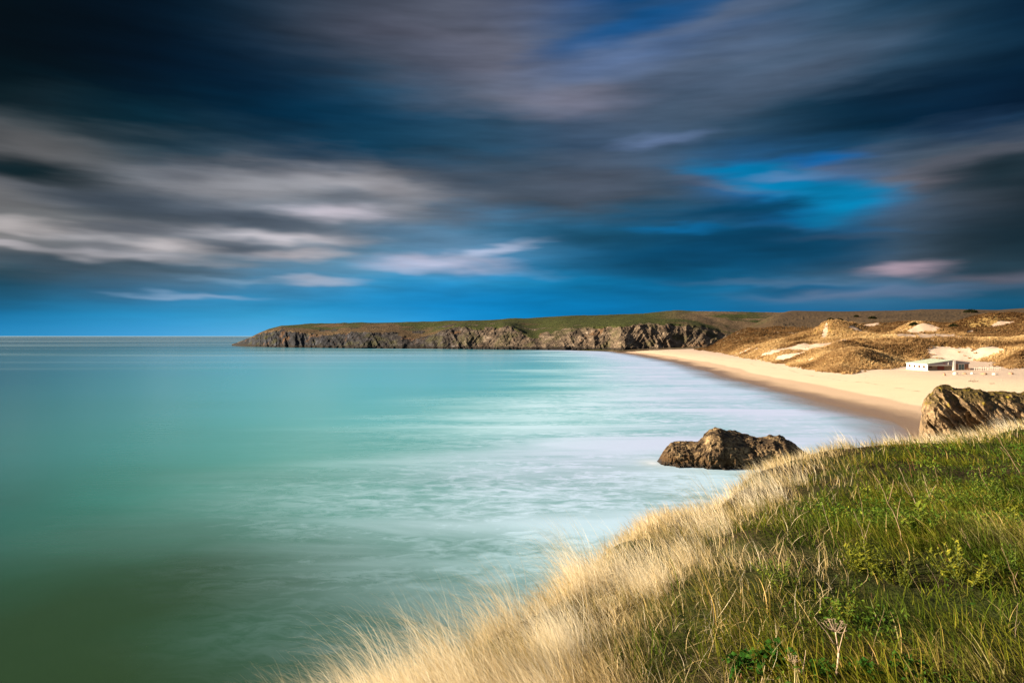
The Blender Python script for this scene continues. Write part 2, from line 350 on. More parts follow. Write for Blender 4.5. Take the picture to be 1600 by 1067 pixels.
def sand_mask(X, Y, f):
    """bare blown sand between the marram: 1 is sand"""
    m = 1 - smooth(-1.0, 2.5, f - 3.5 * np.maximum(0, fbm(X / 5, Y / 7, 0, 3, 61)))
    P = SAND_SPOTS
    m = m * (1 - smooth(600, 640, Y)) * (1 - .8 * smooth(470, 520, Y) * smooth(.4, 1.4, f))
    w = fbm(X / 8, Y / 12, 0, 4, 63)
    for hx, hy, ax, ay, ro in P:
        dx, dy = X - hx, Y - hy; c, s_ = math.cos(ro), math.sin(ro); u, v = (dx * c + dy * s_) / ax, (-dx * s_ + dy * c) / ay
        m = np.maximum(m, 1 - smooth(0.8, 1.15, np.sqrt(u * u + v * v) + 0.45 * w))
    m = np.maximum(m, 0.75 * smooth(0.30, 0.55, fbm(X / 5, Y / 9, 0, 3, 67)) * smooth(60, 0, f))
    return m

SAND_SPOTS = []
def build_spots():
    for px, py, ax, ay, ro in [(1258, 546, 24, 17, 0), (1292, 538, 16, 12, 0), (1236, 556, 8, 12, 0), (1450, 524, 15, 24, 0), (1442, 512, 8, 10, 0), (1357, 508, 12, 9, 0), (1340, 514, 6, 8, 0),
                               (1482, 553, 9, 9, 0), (1520, 560, 14, 7, 0), (1402, 520, 1.3, 16, .6), (1290, 515, 1.3, 14, -.5), (1562, 508, 7, 4, 0), (1515, 520, 1.5, 12, -.7), (1160, 551, 9, 5, 0), (1545, 545, 8, 3, .3), (1230, 520, 1.2, 16, .5)]:
        x, y, z = pick_land(px, py); SAND_SPOTS.append((x, y, ax, ay, ro))
def edge_sd(X, Y): return poly_sd(X, Y, CLIFF_EDGE) + 0.30 * fbm(np.asarray(X) / 0.9, np.asarray(Y) / 0.9, 0, 2, 79)     # positive on the turf, negative over the drop
def top_z(X, Y):
    r = np.hypot(X, Y)
    return 13.62 - 1.85 * (1 - np.exp(-r / 14.0)) + 0.16 * fbm(X / 2.2, Y / 2.2, 0, 3, 71) + 0.22 * fbm(X / 6, Y / 6, 0, 2, 72) * smooth(2, 8, r)
def turf_z(X, Y):
    X = np.asarray(X, float); Y = np.asarray(Y, float)
    e = edge_sd(X, Y); t = top_z(X, Y)
    t = t - 0.35 * smooth(1.6, 0, e)
    o = np.maximum(-e, 0)
    t = t - np.where(o > 0, 0.9 * o * smooth(0, 1.2, o) + 1.3 * np.maximum(o - 1.0, 0) + 0.9 * fbm(X / 2.5, Y / 2.5, t * 0.4, 4, 77) * smooth(0.5, 3, o), 0)
    return np.maximum(t, -2.0)
def ray(px, py):
    d = np.array([(px - 800) / FPX, 1.0, (HZ - py) / FPX]); return d
def pick_turf(px, py):
    d = ray(px, py); t = np.linspace(1.0, 60, 3000); X, Y, Z = d[0] * t, d[1] * t, HCAM + d[2] * t
    hit = np.nonzero(Z < turf_z(X, Y))[0]; k = hit[0] if len(hit) else -1
    return float(X[k]), float(Y[k]), float(turf_z(X[k], Y[k]))
def pick_land(px, py):
    d = ray(px, py); t = np.linspace(60, 1000, 4000); X, Y, Z = d[0] * t, d[1] * t, HCAM + d[2] * t
    hit = np.nonzero(Z < land_z(X, Y))[0]; k = hit[0] if len(hit) else -1
    return float(X[k]), float(Y[k]), float(land_z(X[k], Y[k]))

build_spots()

# ------------------------------------------------------------------ sea
def build_sea():
    az = np.concatenate([np.linspace(-180, -46, 68, endpoint=False), np.linspace(-46, 46, 460, endpoint=False), np.linspace(46, 180, 68, endpoint=False)])
    r = np.concatenate([[0.5], np.geomspace(12, 1500, 420), np.geomspace(1600, 90000, 60)])
    A, Rr = np.meshgrid(np.radians(az), r); X, Y = np.sin(A) * Rr, np.cos(A) * Rr
    sdv = shore_sd(X.ravel(), Y.ravel()).reshape(X.shape)
    V = np.stack([X, Y, np.zeros_like(X)], -1).reshape(-1, 3)
    # inshore broken water: a veil that starts well off the beach
    foam_from = np.interp(Y, [20, 30, 46, 65, 97, 123, 200, 302, 450, 640, 760], [0, -3, -12, -17, -19, -16, 0, 14, 24, 34, 60])
    inshore = smooth(-16 - .05 * np.abs(Y), 26 + .03 * np.abs(Y), X - foam_from + (9 + .07 * np.abs(Y)) * fbm(X / 60, Y / 15, 0, 4, 83)) * (Y > 5) * (1 - smooth(690, 760, Y))
    wash = smooth(-66, -20, sdv + 12 * fbm(X / 40, Y / 16, 0, 3, 84)) * smooth(40, 85, Y) * (1 - smooth(700, 740, Y))
    unvignetted = smooth(0.80, 0.20, -X / np.maximum(Y + 14, 10)) * (Y > 0)        # vignette shade painted into the sea colour, darker to the left
    # dark weed bed below the point
    weed = np.exp(-(((X + 21) / 19) ** 2 + ((Y - 37) / 17) ** 2) ** 1.0)
    weed = np.clip(weed + 0.25 * fbm(X / 12, Y / 9, 0, 3, 85) * (1 - smooth(45, 110, Y)), 0, 1)
    weed = np.clip(weed + 0.5 * smooth(34, 22, Y) * (Y > 0), 0, 1)
    cove = smooth(30, 6, np.hypot((X - 33) / 1.0, (Y - 72) / 0.9)) * 1.0
    q_ = np.sqrt(((X - 26.6) / 9.6) ** 2 + ((Y - 80.8) / 4.2) ** 2); rockfoam = np.maximum(np.exp(-((X - 16.6) / 1.5) ** 2 - ((Y - 80.5) / 2.2) ** 2), .5 * np.exp(-((q_ - 1.0) / .16) ** 2) * (.6 + .8 * fbm(X / 1.5, Y / 1.5, 0, 2, 87)))
    at = dict(shore=sdv.ravel(), inshore=inshore.ravel(), wash=(wash * (1 - .85 * cove)).ravel(), unvignetted=unvignetted.ravel(), weed=weed.ravel(), cove=cove.ravel(), rockfoam=rockfoam.ravel())
    F = grid_faces(len(r), len(az), wrap=True)
    me = fast_mesh('sea', V, [F[:, ::-1]], at)
    m = Mat('sea_water')
    P = m.pos()
    xyz = m.sep(P)
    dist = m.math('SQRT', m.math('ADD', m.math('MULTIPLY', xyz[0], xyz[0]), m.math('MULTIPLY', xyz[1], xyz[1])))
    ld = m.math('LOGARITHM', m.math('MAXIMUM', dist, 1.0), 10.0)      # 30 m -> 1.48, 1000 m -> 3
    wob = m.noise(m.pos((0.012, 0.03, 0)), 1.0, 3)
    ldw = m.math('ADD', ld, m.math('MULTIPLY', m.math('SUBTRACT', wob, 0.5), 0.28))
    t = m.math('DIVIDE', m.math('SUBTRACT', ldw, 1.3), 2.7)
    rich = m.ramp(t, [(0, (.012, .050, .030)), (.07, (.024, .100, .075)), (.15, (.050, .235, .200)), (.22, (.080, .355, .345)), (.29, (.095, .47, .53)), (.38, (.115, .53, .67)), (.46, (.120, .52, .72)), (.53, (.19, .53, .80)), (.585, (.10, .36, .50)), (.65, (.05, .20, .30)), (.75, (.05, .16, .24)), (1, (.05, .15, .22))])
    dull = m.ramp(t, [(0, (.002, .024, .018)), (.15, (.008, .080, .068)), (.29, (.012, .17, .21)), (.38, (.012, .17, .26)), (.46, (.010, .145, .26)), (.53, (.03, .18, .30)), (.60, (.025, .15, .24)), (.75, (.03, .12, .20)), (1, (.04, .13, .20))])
    col = m.mix(m.attr('unvignetted'), dull, rich)
    weedc = m.math('MULTIPLY', m.attr('weed'), 0.8)
    col = m.mix(weedc, col, (.026, .052, .019))
    # a little floating weed
    fl = m.ss(m.noise(m.pos((0.5, 0.9, 0)), 1.0, 5, 0.6), 0.66, 0.74)
    col = m.mix(m.math('MULTIPLY', fl, m.math('MULTIPLY', m.attr('weed'), 0.4)), col, (.02, .045, .03))
    col = m.mix(m.math('MULTIPLY', m.attr('cove'), 0.8), col, (.20, .27, .22))
    # drawn-out veils of foam
    v1 = m.noise(m.pos((0.020, 0.085, 0)), 1.0, 5, 0.58, 0.6)
    v2 = m.noise(m.pos((0.42, 0.75, 0)), 1.0, 9, 0.74, .7)
    v3 = m.noise(m.pos((0.05, 0.16, 0)), 1.0, 4, 0.6, 0.8)
    lace = m.math('ADD', m.math('MULTIPLY', v2, 0.75), m.math('MULTIPLY', v3, 0.45))
    f1 = m.math('MULTIPLY', m.attr('inshore'), m.ss(lace, 0.46, 0.76, 0.12, 0.85))
    broad = m.ss(v1, 0.35, 0.68, 0.0, 1.0)
    f2 = m.math('MULTIPLY', m.attr('inshore'), m.math('MULTIPLY', broad, 0.85))
    f3 = m.math('MULTIPLY', m.attr('wash'), m.ss(v1, 0.22, 0.62, 0.45, 1.0))
    far = m.math('MULTIPLY', m.ss(m.noise(m.pos((0.0006, 0.012, 0)), 1.0, 3), 0.52, 0.72, 0, 0.5), m.ss(dist, 250, 500, 0, 1))
    veil = m.math('MULTIPLY', m.math('MULTIPLY', m.attr('inshore'), m.attr('inshore')), .26)
    foam = m.math('MAXIMUM', m.math('ADD', m.math('MAXIMUM', f1, f2), veil), m.math('MAXIMUM', m.math('MULTIPLY', f3, 0.92), far))
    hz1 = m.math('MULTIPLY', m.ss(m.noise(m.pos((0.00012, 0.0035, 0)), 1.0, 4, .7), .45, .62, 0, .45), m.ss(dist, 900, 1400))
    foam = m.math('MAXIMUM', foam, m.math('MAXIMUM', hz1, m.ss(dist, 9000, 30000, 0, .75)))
    foam = m.math('MAXIMUM', foam, m.attr('rockfoam'), clamp=True)
    near_white = m.mix(m.attr('wash'), (.48, .76, 1.0), (.52, .65, 1.0))
    near_white = m.mix(m.attr('rockfoam'), near_white, (.68, .80, 1.0))
    col = m.mix(foam, col, near_white)
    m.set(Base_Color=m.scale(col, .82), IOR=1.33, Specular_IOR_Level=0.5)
    m.set(Roughness=m.math('ADD', 0.20, m.math('MULTIPLY', foam, 0.4)))
    w = m.noise(m.pos((0.35, 0.9, 0)), 1.0, 3, 0.5)
    bn = m.N.new('ShaderNodeBump'); m.L.new(w, bn.inputs['Height']); bn.inputs['Distance'].default_value = .08
    m.L.new(m.ss(dist, 40, 400, .3, 0.0), bn.inputs['Strength']); m.L.new(bn.outputs[0], m.b.inputs['Normal'])
    # the last film of water runs out over the sand
    edge = m.math('ADD', m.attr('shore'), m.math('MULTIPLY', m.math('SUBTRACT', m.noise(m.pos((0.05, 0.03, 0)), 1.0, 4, 0.6), 0.5), 14.0))
    m.set(Alpha=m.ss(edge, -14.0, 3.0, 1.0, 0.0))
    o = link('sea', me, None, m.m); tag(o, 'smooth turquoise sea with pale veils of foam near the beach', 'sea', kind='structure'); o.location.z = 0.0
build_sea()

# ------------------------------------------------------------------ materials of the land
def turf_colour(m, P, green_bias=0.0):
    n = m.noise(P, 0.03, 4, 0.6); n2 = m.noise(P, 0.25, 5, 0.65)
    g = m.mix(n2, (.022, .042, .006), (.052, .082, .012))
    h = m.mix(n2, (.085, .058, .024), (.15, .105, .045))
    return m.mix(m.ss(m.math('ADD', n, green_bias), 0.42, 0.58), h, g)

def build_land():
    az = np.radians(np.concatenate([np.linspace(1, 14, 60, endpoint=False), np.linspace(14, 38.5, 620, endpoint=False), np.linspace(38.5, 75, 90)]))
    r = np.concatenate([np.geomspace(52, 200, 150, endpoint=False), np.geomspace(200, 620, 420, endpoint=False), np.geomspace(620, 1600, 110)])
    A, Rr = np.meshgrid(az, r); X, Y = np.sin(A) * Rr, np.cos(A) * Rr
    x, y = X.ravel(), Y.ravel()
    z = land_z(x, y); s = shore_sd(x, y); f = dune_fd(x, y); sand = sand_mask(x, y, f)
    veg = (1 - sand) * (f > -3)
    z = z + veg * smooth(0, 6, f) * (1 - smooth(700, 850, y)) * 0.9 * np.maximum(0, fbm(x / 2.6, y / 3.2, 0, 3, 91))
    me = fast_mesh('beach_and_dunes', np.stack([x, y, z], -1), [grid_faces(len(r), len(az))[:, ::-1]], dict(shore=s, sand=sand, inland=f, far=smooth(430, 620, y)))
    m = Mat('blown_sand_and_marram')
    P = m.pos(); xyz = m.sep(P)
    fine = m.noise(P, 0.9, 6, 0.65); mid = m.noise(P, 0.12, 4, 0.6)
    sand_c = m.mix(mid, (.66, .545, .39), (.78, .66, .49))
    sand_c = m.mix(m.ss(m.attr('inland'), -45, 20, 0, .6), sand_c, (.68, .55, .46))
    # strand: damp sand below the last tide
    sw = m.math('ADD', m.attr('shore'), m.math('MULTIPLY', m.math('SUBTRACT', m.noise(m.pos((.035, .018, 0)), 1.0, 3, .55), .5), 9.0))
    damp = m.ss(sw, 12.5, 14.5, 1.0, 0.0)
    wet = m.ss(m.math('ADD', m.attr('shore'), m.math('MULTIPLY', m.math('SUBTRACT', m.noise(m.pos((.07, .028, 0)), 1.0, 5, .65), .5), 13.0)), 2.0, 9.5, 1.0, 0.0)
    sand_c = m.mix(m.ss(xyz[0], 112, 150), sand_c, m.mix(mid, (.52, .41, .33), (.60, .485, .40)))
    sand_c = m.mix(m.ss(m.attr('inland'), 10, 45), sand_c, m.mix(fine, (.36, .27, .21), (.46, .36, .28)))
    c = m.mix(damp, sand_c, (.54, .41, .30))
    c = m.mix(wet, c, (.235, .165, .115))
    c = m.mix(m.ss(m.noise(P, 2.2, 5, .7), .62, .72, 0, .22), c, (.30, .22, .15))
    wr = m.math('ABSOLUTE', m.math('SUBTRACT', m.math('ADD', m.attr('shore'), m.math('MULTIPLY', m.math('SUBTRACT', m.noise(m.pos((.03, .02, 0)), 1, 4, .6), .5), 16.0)), 26.0))
    wr = m.math('MULTIPLY', m.ss(wr, 0, .9, 1, 0), m.ss(m.noise(m.pos((.5, .3, 0)), 1, 4, .7), .48, .60, 0, .6))
    c = m.mix(wr, c, (.16, .11, .07))
    dry = m.mix(m.noise(P, 0.35, 5, 0.65), (.115, .070, .022), (.36, .245, .085))
    dry = m.mix(m.ss(m.noise(P, 0.045, 3), .45, .62), dry, m.mix(fine, (.09, .055, .022), (.22, .135, .055)))
    farc = m.mix(m.noise(m.pos((.02, .02, .1)), 1.0, 6, .7), (.030, .018, .008), (.105, .070, .036))  # heath browns of the back hill, darkened with painted cloud shade
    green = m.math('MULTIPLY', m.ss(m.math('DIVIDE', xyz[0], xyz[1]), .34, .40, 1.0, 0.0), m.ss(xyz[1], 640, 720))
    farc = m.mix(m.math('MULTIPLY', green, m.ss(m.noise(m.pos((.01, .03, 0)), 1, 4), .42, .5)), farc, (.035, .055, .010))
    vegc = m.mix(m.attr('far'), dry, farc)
    sa = m.math('ADD', m.attr('sand'), m.math('MULTIPLY', m.math('SUBTRACT', fine, .5), 1.1))
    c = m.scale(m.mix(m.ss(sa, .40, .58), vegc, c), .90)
    rg = m.math('ADD', .9, m.math('MULTIPLY', wet, -.6))
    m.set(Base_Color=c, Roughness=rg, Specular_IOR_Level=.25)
    m.bump(m.noise(P, 1.0, 7, .75), 0.30, 0.7)
    tag(link('beach_and_dunes', me, None, m.m), 'pale sand beach rising to grassy dunes and a heath hill', 'beach', kind='structure')
build_land()

def build_headland():
    # px across, waterline row, brow row, skyline row, width of the cliff in plan, depth of the slope behind
    T = np.array([
     (362, 540.2, 540.0, 540.0, 4, 6), (368, 540.6, 536.5, 536.0, 6, 10), (380, 541.2, 532.0, 531.5, 10, 20), (392, 541.6, 527.6, 526.5, 14, 34), (405, 542.0, 521.8, 520.0, 18, 50),
     (420, 542.4, 516.5, 514.0, 22, 80), (440, 542.8, 514.0, 509.0, 24, 120), (470, 543.2, 519.5, 507.0, 26, 150), (500, 543.6, 523.0, 505.7, 28, 170), (530, 543.9, 520.0, 505.2, 30, 170),
     (560, 544.2, 516.0, 504.6, 34, 160), (590, 544.5, 519.0, 504.3, 32, 170), (620, 544.7, 520.0, 503.8, 32, 180), (645, 544.9, 529.0, 503.2, 24, 200), (670, 545.1, 528.0, 502.6, 26, 210), (700, 545.4, 511.0, 501.8, 40, 180),
     (725, 545.6, 509.5, 501.2, 42, 170), (750, 545.8, 514.0, 500.6, 38, 190), (775, 546.1, 510.0, 499.8, 44, 200), (800, 546.4, 508.0, 498.8, 46, 200), (825, 546.7, 529.0, 497.4, 30, 240), (850, 547.0, 528.0, 495.8, 30, 250),
     (875, 547.2, 514.0, 494.4, 36, 230), (905, 547.4, 512.5, 493.4, 34, 230), (940, 547.6, 510.5, 492.5, 32, 230), (975, 547.6, 508.0, 491.6, 30, 230), (1005, 547.4, 505.5, 490.8, 30, 220), (1030, 547.2, 505.5, 488.0, 30, 215),
     (1055, 547.0, 505.5, 486.3, 30, 210), (1080, 546.8, 507.5, 486.4, 30, 210), (1100, 547.0, 512, 486.7, 34, 200), (1120, 547.4, 518, 486.9, 36, 190), (1150, 548.4, 526, 487.0, 40, 200), (1190, 550, 536, 488.0, 40, 220), (1260, 551, 541, 489.5, 40, 225), (1350, 551, 545, 491, 40, 225)], float)
    D = HCAM * FPX / (T[:, 1] - HZ)
    D = np.where(T[:, 0] >= 960, np.interp(T[:, 0], [960, 1000, 1060, 1120, 1190], [678, 680, 690, 690, 660]), D)
    u = np.linspace(362, 1350, 1370)
    def ip(c): return np.interp(u, T[:, 0], c)
    k = np.exp(-np.linspace(-2.2, 2.2, 41) ** 2); k /= k.sum()
    def sm(a):
        p = np.pad(a, 20, mode='edge'); return np.convolve(p, k, 'valid')
    Du, yb, ys, wc, sl = sm(ip(D)), ip(T[:, 2]), ip(T[:, 3]), sm(ip(T[:, 4])), sm(ip(T[:, 5]))
    yb = np.convolve(np.pad(yb, 25, mode='edge'), np.ones(51) / 51, 'valid')
    zb = HCAM + (HZ - yb) * (Du + wc) / FPX; zs = HCAM + (HZ - ys) * (Du + wc + sl) / FPX
    nc, ns, nb = 90, 70, 26
    # profile parameter rows: cliff, slope, back
    rows_s, rows_z, kind = [], [], []
    for i in range(nc):
        t = i / (nc - 1); rows_s.append(wc * (t ** 1.25)); rows_z.append(-2 + (zb + 2) * (t ** 0.80)); kind.append(t)
    for i in range(1, ns):
        t = i / (ns - 1); rows_s.append(wc + sl * t); e = 1 - (1 - t) ** 1.7; rows_z.append(zb + (zs - zb) * e); kind.append(1 + t)
    for i in range(1, nb):
        t = i / (nb - 1); rows_s.append(wc + sl + (sl * 1.3 + 25) * t); rows_z.append(zs - (zs + 3) * t ** 2.2); kind.append(2 + t)
    S = np.array(rows_s); Z = np.array(rows_z); K = np.array(kind)[:, None] * np.ones((1, len(u)))
    rx = ((u - 800) / FPX)[None, :]
    Yd = Du[None, :] + S; X = rx * Yd; Y = Yd
    along = np.cumsum(np.hypot(np.gradient(rx[0] * Du), np.gradient(Du)))[None, :] * np.ones_like(S)
    hgt = np.clip(zb / 30, 0.12, 1)[None, :]
    # buttresses and gullies, slanting beds, ledges
    w = smooth(0, 0.10, K) * (1 - smooth(0.9, 1.15, K))
    sh = along + 0.55 * Z
    butt = ridged(along / 34, Z / 90, 0, 3, 101) * 8.5 + ridged(sh / 11, Z / 26, 0, 4, 104) * 4.0 + ridged((along - 0.8 * Z) / 5.0, Z / 12, 0, 3, 109) * 1.7
    d = -butt * w * hgt * 1.0
    d = d - (1 - smooth(0.0, 0.25, K)) * hgt * (4.0 + 4.5 * ridged(along / 7, Z / 5, 0, 3, 113))
    X = X + rx * d; Y = Y + d
    zn = (1.5 * fbm(along / 6, S / 6, Z / 6, 4, 117) * hgt) * w
    zn = zn + smooth(0.95, 1.05, K) * (1 - smooth(1.85, 1.98, K)) * (2.0 * fbm(X / 28, Y / 28, 0, 4, 121) * np.clip((zs - zb) / 14, 0, 1)[None, :])
    zn = zn + smooth(1.9, 2.0, K) * 0.25 * fbm(X / 6, Y / 6, 0, 3, 123)
    Z = Z + zn
    # where rock shows above the brow
    rk = (1 - smooth(0.86, 1.02, K + 0.16 * fbm(along / 14, K * 4, 0, 4, 127)))
    crag = smooth(0.10, 0.40, fbm(along / 18, S / 16, 0, 4, 131)) * smooth(1.6, 1.02, K) * (K > 0.9) * smooth(1050, 780, np.ones_like(S) * u[None, :])
    rk = np.maximum(rk, crag)
    Z = Z + crag * 1.6 * np.abs(fbm(X / 4, Y / 4, 0, 3, 133))
    brown = smooth(1.9, 1.05, K + 0.5 * fbm(along / 40, S / 40, 0, 3, 137)) * np.interp(np.ones_like(S) * u[None, :], [362, 640, 700, 900, 1000], [1, 1, .45, .25, .3])
    grey = np.interp(np.ones_like(S) * u[None, :], [362, 520, 680, 760, 960, 1190], [1, .95, .8, .35, .12, 0])
    me = fast_mesh('headland', np.stack([X, Y, Z], -1).reshape(-1, 3), [grid_faces(K.shape[0], K.shape[1])[:, ::-1][:, ::-1]],
                   dict(rock=rk.ravel(), band=K.ravel(), brown=brown.ravel(), grey=grey.ravel(), heath=smooth(1000, 1110, np.ones_like(S) * u[None, :]).ravel()))
    m = Mat('slate_cliff_and_turf')
    P = m.pos(); xyz = m.sep(P)
    n1 = m.noise(m.pos((.09, .09, .16)), 1, 6, .68, .4); n2 = m.noise(m.pos((.5, .5, .8)), 1, 5, .7)
    n3 = m.noise(m.pos((.05, .05, .05)), 1, 4, .6)
    r1 = m.ramp(m.math('ADD', m.math('MULTIPLY', n1, .6), m.math('MULTIPLY', n2, .4)), [(0, (.008, .008, .009)), (.38, (.028, .022, .018)), (.48, (.095, .070, .048)), (.57, (.24, .18, .125)), (.68, (.46, .38, .29)), (1, (.52, .45, .37))])
    r2 = m.ramp(m.math('ADD', m.math('MULTIPLY', n1, .6), m.math('MULTIPLY', n2, .4)), [(0, (.003, .004, .008)), (.46, (.007, .009, .014)), (.55, (.020, .024, .036)), (.62, (.05, .060, .085)), (.68, (.24, .29, .40)), (1, (.34, .41, .54))])
    rock = m.mix(m.attr('grey'), r1, r2)  # cloud shade on the cliffs is put into these darker rock colours
    rock = m.mix(m.ss(n3, .50, .62, 0, .55), rock, m.mix(n2, (.03, .04, .012), (.09, .08, .03)))
    rock = m.mix(m.ss(n3, .30, .42, .6, 0), rock, m.mix(n2, (.12, .06, .025), (.24, .13, .06)))
    tide = m.ss(m.math('ADD', xyz[2], m.math('MULTIPLY', n1, 5.0)), 4.4, 7.2, 1, 0)
    rock = m.mix(tide, rock, m.mix(n2, (.006, .006, .007), (.028, .022, .018)))
    tn = m.noise(m.pos((.012, .03, .05)), 1, 5, .65); tf = m.noise(m.pos((.2, .25, .3)), 1, 4, .6)
    grn = m.mix(tf, (.026, .036, .006), (.052, .062, .013))
    brn = m.mix(tf, (.060, .038, .018), (.125, .085, .045))
    hth = m.mix(tf, (.085, .055, .030), (.16, .115, .070))
    fbr = m.math('ADD', m.attr('brown'), m.math('MULTIPLY', m.math('SUBTRACT', tn, .5), 1.6))
    turf = m.mix(m.ss(fbr, .35, .75), grn, brn)
    turf = m.mix(m.math('MULTIPLY', m.attr('heath'), m.ss(tn, .44, .52)), turf, hth)
    m.set(Base_Color=m.mix(m.ss(m.math('ADD', m.attr('rock'), m.math('MULTIPLY', m.math('SUBTRACT', n2, .5), .8)), .35, .65), m.scale(turf, .85), m.scale(rock, .88)), Roughness=.9, Specular_IOR_Level=.2)
    m.bump(m.noise(m.pos((.35, .35, .6)), 1, 7, .75), 2.2, .9)
    tag(link('headland', me, None, m.m), 'long low headland of dark slate cliffs under green turf', 'headland', kind='structure')
build_headland()

def build_clifftop():
    xs = np.concatenate([np.linspace(-60, -8, 53, endpoint=False), np.linspace(-8, 32, 330, endpoint=False), np.linspace(32, 90, 90)])
    ys = np.concatenate([np.linspace(-60, -4, 57, endpoint=False), np.linspace(-4, 36, 330, endpoint=False), np.linspace(36, 75, 60)])
    X, Y = np.meshgrid(xs, ys); z = turf_z(X.ravel(), Y.ravel())
    e = edge_sd(X.ravel(), Y.ravel())
    me = fast_mesh('clifftop_ground', np.stack([X.ravel(), Y.ravel(), z], -1), [grid_faces(len(ys), len(xs))], dict(edge=e))
    m = Mat('cliff_soil'); P = m.pos(); n = m.noise(P, 3.0, 6, .7); n2 = m.noise(P, .6, 5, .6)
    soil = m.mix(n, (.014, .011, .006), (.045, .034, .016)); gr = m.mix(n, (.016, .026, .005), (.050, .062, .014))
    top = m.mix(m.ss(n2, .4, .6), soil, gr)
    rk = m.mix(n2, (.06, .045, .035), (.24, .18, .13))
    m.set(Base_Color=m.mix(m.ss(m.attr('edge'), -2.5, -.8, 0, 1), rk, top), Roughness=.95, Specular_IOR_Level=.1)
    m.bump(m.math('ADD', n, m.math('MULTIPLY', n2, 2.0)), .12, 1.0)
    tag(link('clifftop_ground', me, None, m.m), 'dark soil of the clifftop beneath the long grass', 'ground', kind='structure')
build_clifftop()

# ------------------------------------------------------------------ rocks
def rock_material(name, low, dark, mid, light, low_z, scale=1.0, lichen=False):
    m = Mat(name); P = m.pos()
    xyz = m.sep(P); n1 = m.noise(m.pos((.7 * scale,) * 3), 1, 7, .72, .3); n2 = m.noise(m.pos((3 * scale,) * 3), 1, 5, .7)
    c = m.ramp(m.math('ADD', m.math('MULTIPLY', n1, .62), m.math('MULTIPLY', n2, .38)), [(0, dark), (.40, dark), (.50, mid), (.62, light), (.75, tuple(min(1, v * 1.5) for v in light)), (1, light)])
    lw = m.ss(m.math('ADD', xyz[2], m.math('MULTIPLY', m.math('SUBTRACT', n1, .5), 2.2)), low_z - .4, low_z + .5, 1, 0)
    c = m.mix(lw, c, m.mix(n2, tuple(v * .25 for v in low), low))
    if lichen:
        nz = m.sep(m.N.new('ShaderNodeNewGeometry').outputs['Normal'])[2]
        up = m.ss(m.math('ADD', nz, m.math('MULTIPLY', m.math('SUBTRACT', n1, .5), 1.6)), .35, .8)
        hi = m.ss(xyz[2], 4.2, 6.6)
        c = m.mix(m.math('MULTIPLY', up, hi), c, m.mix(n2, (.020, .022, .006), (.16, .105, .025)))
        y1 = m.ss(m.noise(m.pos((1.0,) * 3), 1, 3), .60, .66)
        c = m.mix(m.math('MULTIPLY', y1, hi), c, m.mix(n2, (.10, .10, .006), (.46, .33, .02)))
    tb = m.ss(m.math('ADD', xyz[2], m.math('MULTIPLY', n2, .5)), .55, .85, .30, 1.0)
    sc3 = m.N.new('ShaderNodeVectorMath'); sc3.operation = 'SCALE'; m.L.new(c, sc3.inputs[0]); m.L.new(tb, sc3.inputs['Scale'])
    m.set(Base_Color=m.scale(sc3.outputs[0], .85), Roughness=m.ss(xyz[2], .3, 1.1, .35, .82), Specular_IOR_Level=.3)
    m.bump(m.noise(m.pos((2.6 * scale,) * 3), 1, 8, .78), .35, .9)
    return m.m
def lump_rock(name, prof, x0, sx, depth_f, yc, mat, seed, amp=1.0, nu=420, nv=200, zbase=-.6, slab=0.0, skew=.3, fine=1.0):
    """a crag whose height follows prof (x, h); flanks are steep and broken"""
    px, ph = np.array(prof, float).T
    u = np.linspace(px[0], px[-1], nu); h = np.interp(u, px, ph)
    k = np.ones(9) / 9; h = np.convolve(np.pad(h, 4, mode='edge'), k, 'valid')
    th = np.linspace(0, math.pi, nv)
    U, TH = np.meshgrid(u, th); H = np.ones_like(U) * h
    c, s_ = np.cos(TH), np.sin(TH)
    W = depth_f(H, U)
    te = np.clip(np.minimum(U - u[0], u[-1] - U) / (.07 * (u[-1] - u[0])), 0, 1); te = (1 - (1 - te) ** 3); W = W * te
    ex = .55
    yy = -np.sign(c) * np.abs(c) ** .8 * W; zz = (s_ ** ex) * (H - zbase) + zbase
    X = x0 + U * sx; Y = yc + yy; Z = zz
    a = amp * np.clip(H / 2.0, .15, 1) * (.25 + .75 * te)
    n = ridged(X / 2.4 + Z * .25, Y / 2.4, Z / 2.8, 4, seed) * .75 + fbm(X / .8, Y / .8, Z / .8, 4, seed + 9) * .38
    big = fbm(X / 4.5, Y / 4.5, Z / 4.5, 2, seed + 20) * 1.1
    n = n + np.maximum(ridged(X / .75, Y / .75, Z / .9, 3, seed + 60), -.2) * .42 * fine
    bed = ridged((X + .9 * Z) / 1.5 * .8, Y / 5, 0, 3, seed + 30) * slab
    side = -np.sign(c) * np.abs(c)
    Y = Y + (n + big + bed) * a * side
    X = X + fbm(X / 1.6, Y / 1.6, Z / 1.6, 3, seed + 40) * .45 * a
    Z = Z + (n * .38) * a * s_ ** 2
    X = X + (Y - yc) * skew
    V = np.stack([X, Y, Z], -1).reshape(-1, 3)
    me = fast_mesh(name, V, [grid_faces(nv, nu)])
    return link(name, me, None, mat)
seam = rock_material('weedy_sea_rock', (.13, .070, .022), (.012, .009, .006), (.095, .060, .030), (.42, .31, .165), 1.15, 1.3)
P1 = [(1026, .0), (1031, .7), (1036, 1.25), (1043, 1.8), (1050, 2.35), (1062, 2.6), (1074, 2.5), (1088, 2.35), (1096, 2.6), (1103, 3.5), (1110, 4.1), (1117, 4.4), (1126, 4.35), (1133, 3.95), (1142, 3.9), (1150, 3.9), (1160, 3.55), (1172, 3.35), (1182, 3.05), (1192, 3.15), (1205, 3.2), (1217, 3.3), (1226, 3.2), (1233, 2.75), (1242, 2.5), (1252, 1.7), (1262, 1.2), (1275, .5), (1284, 0)]
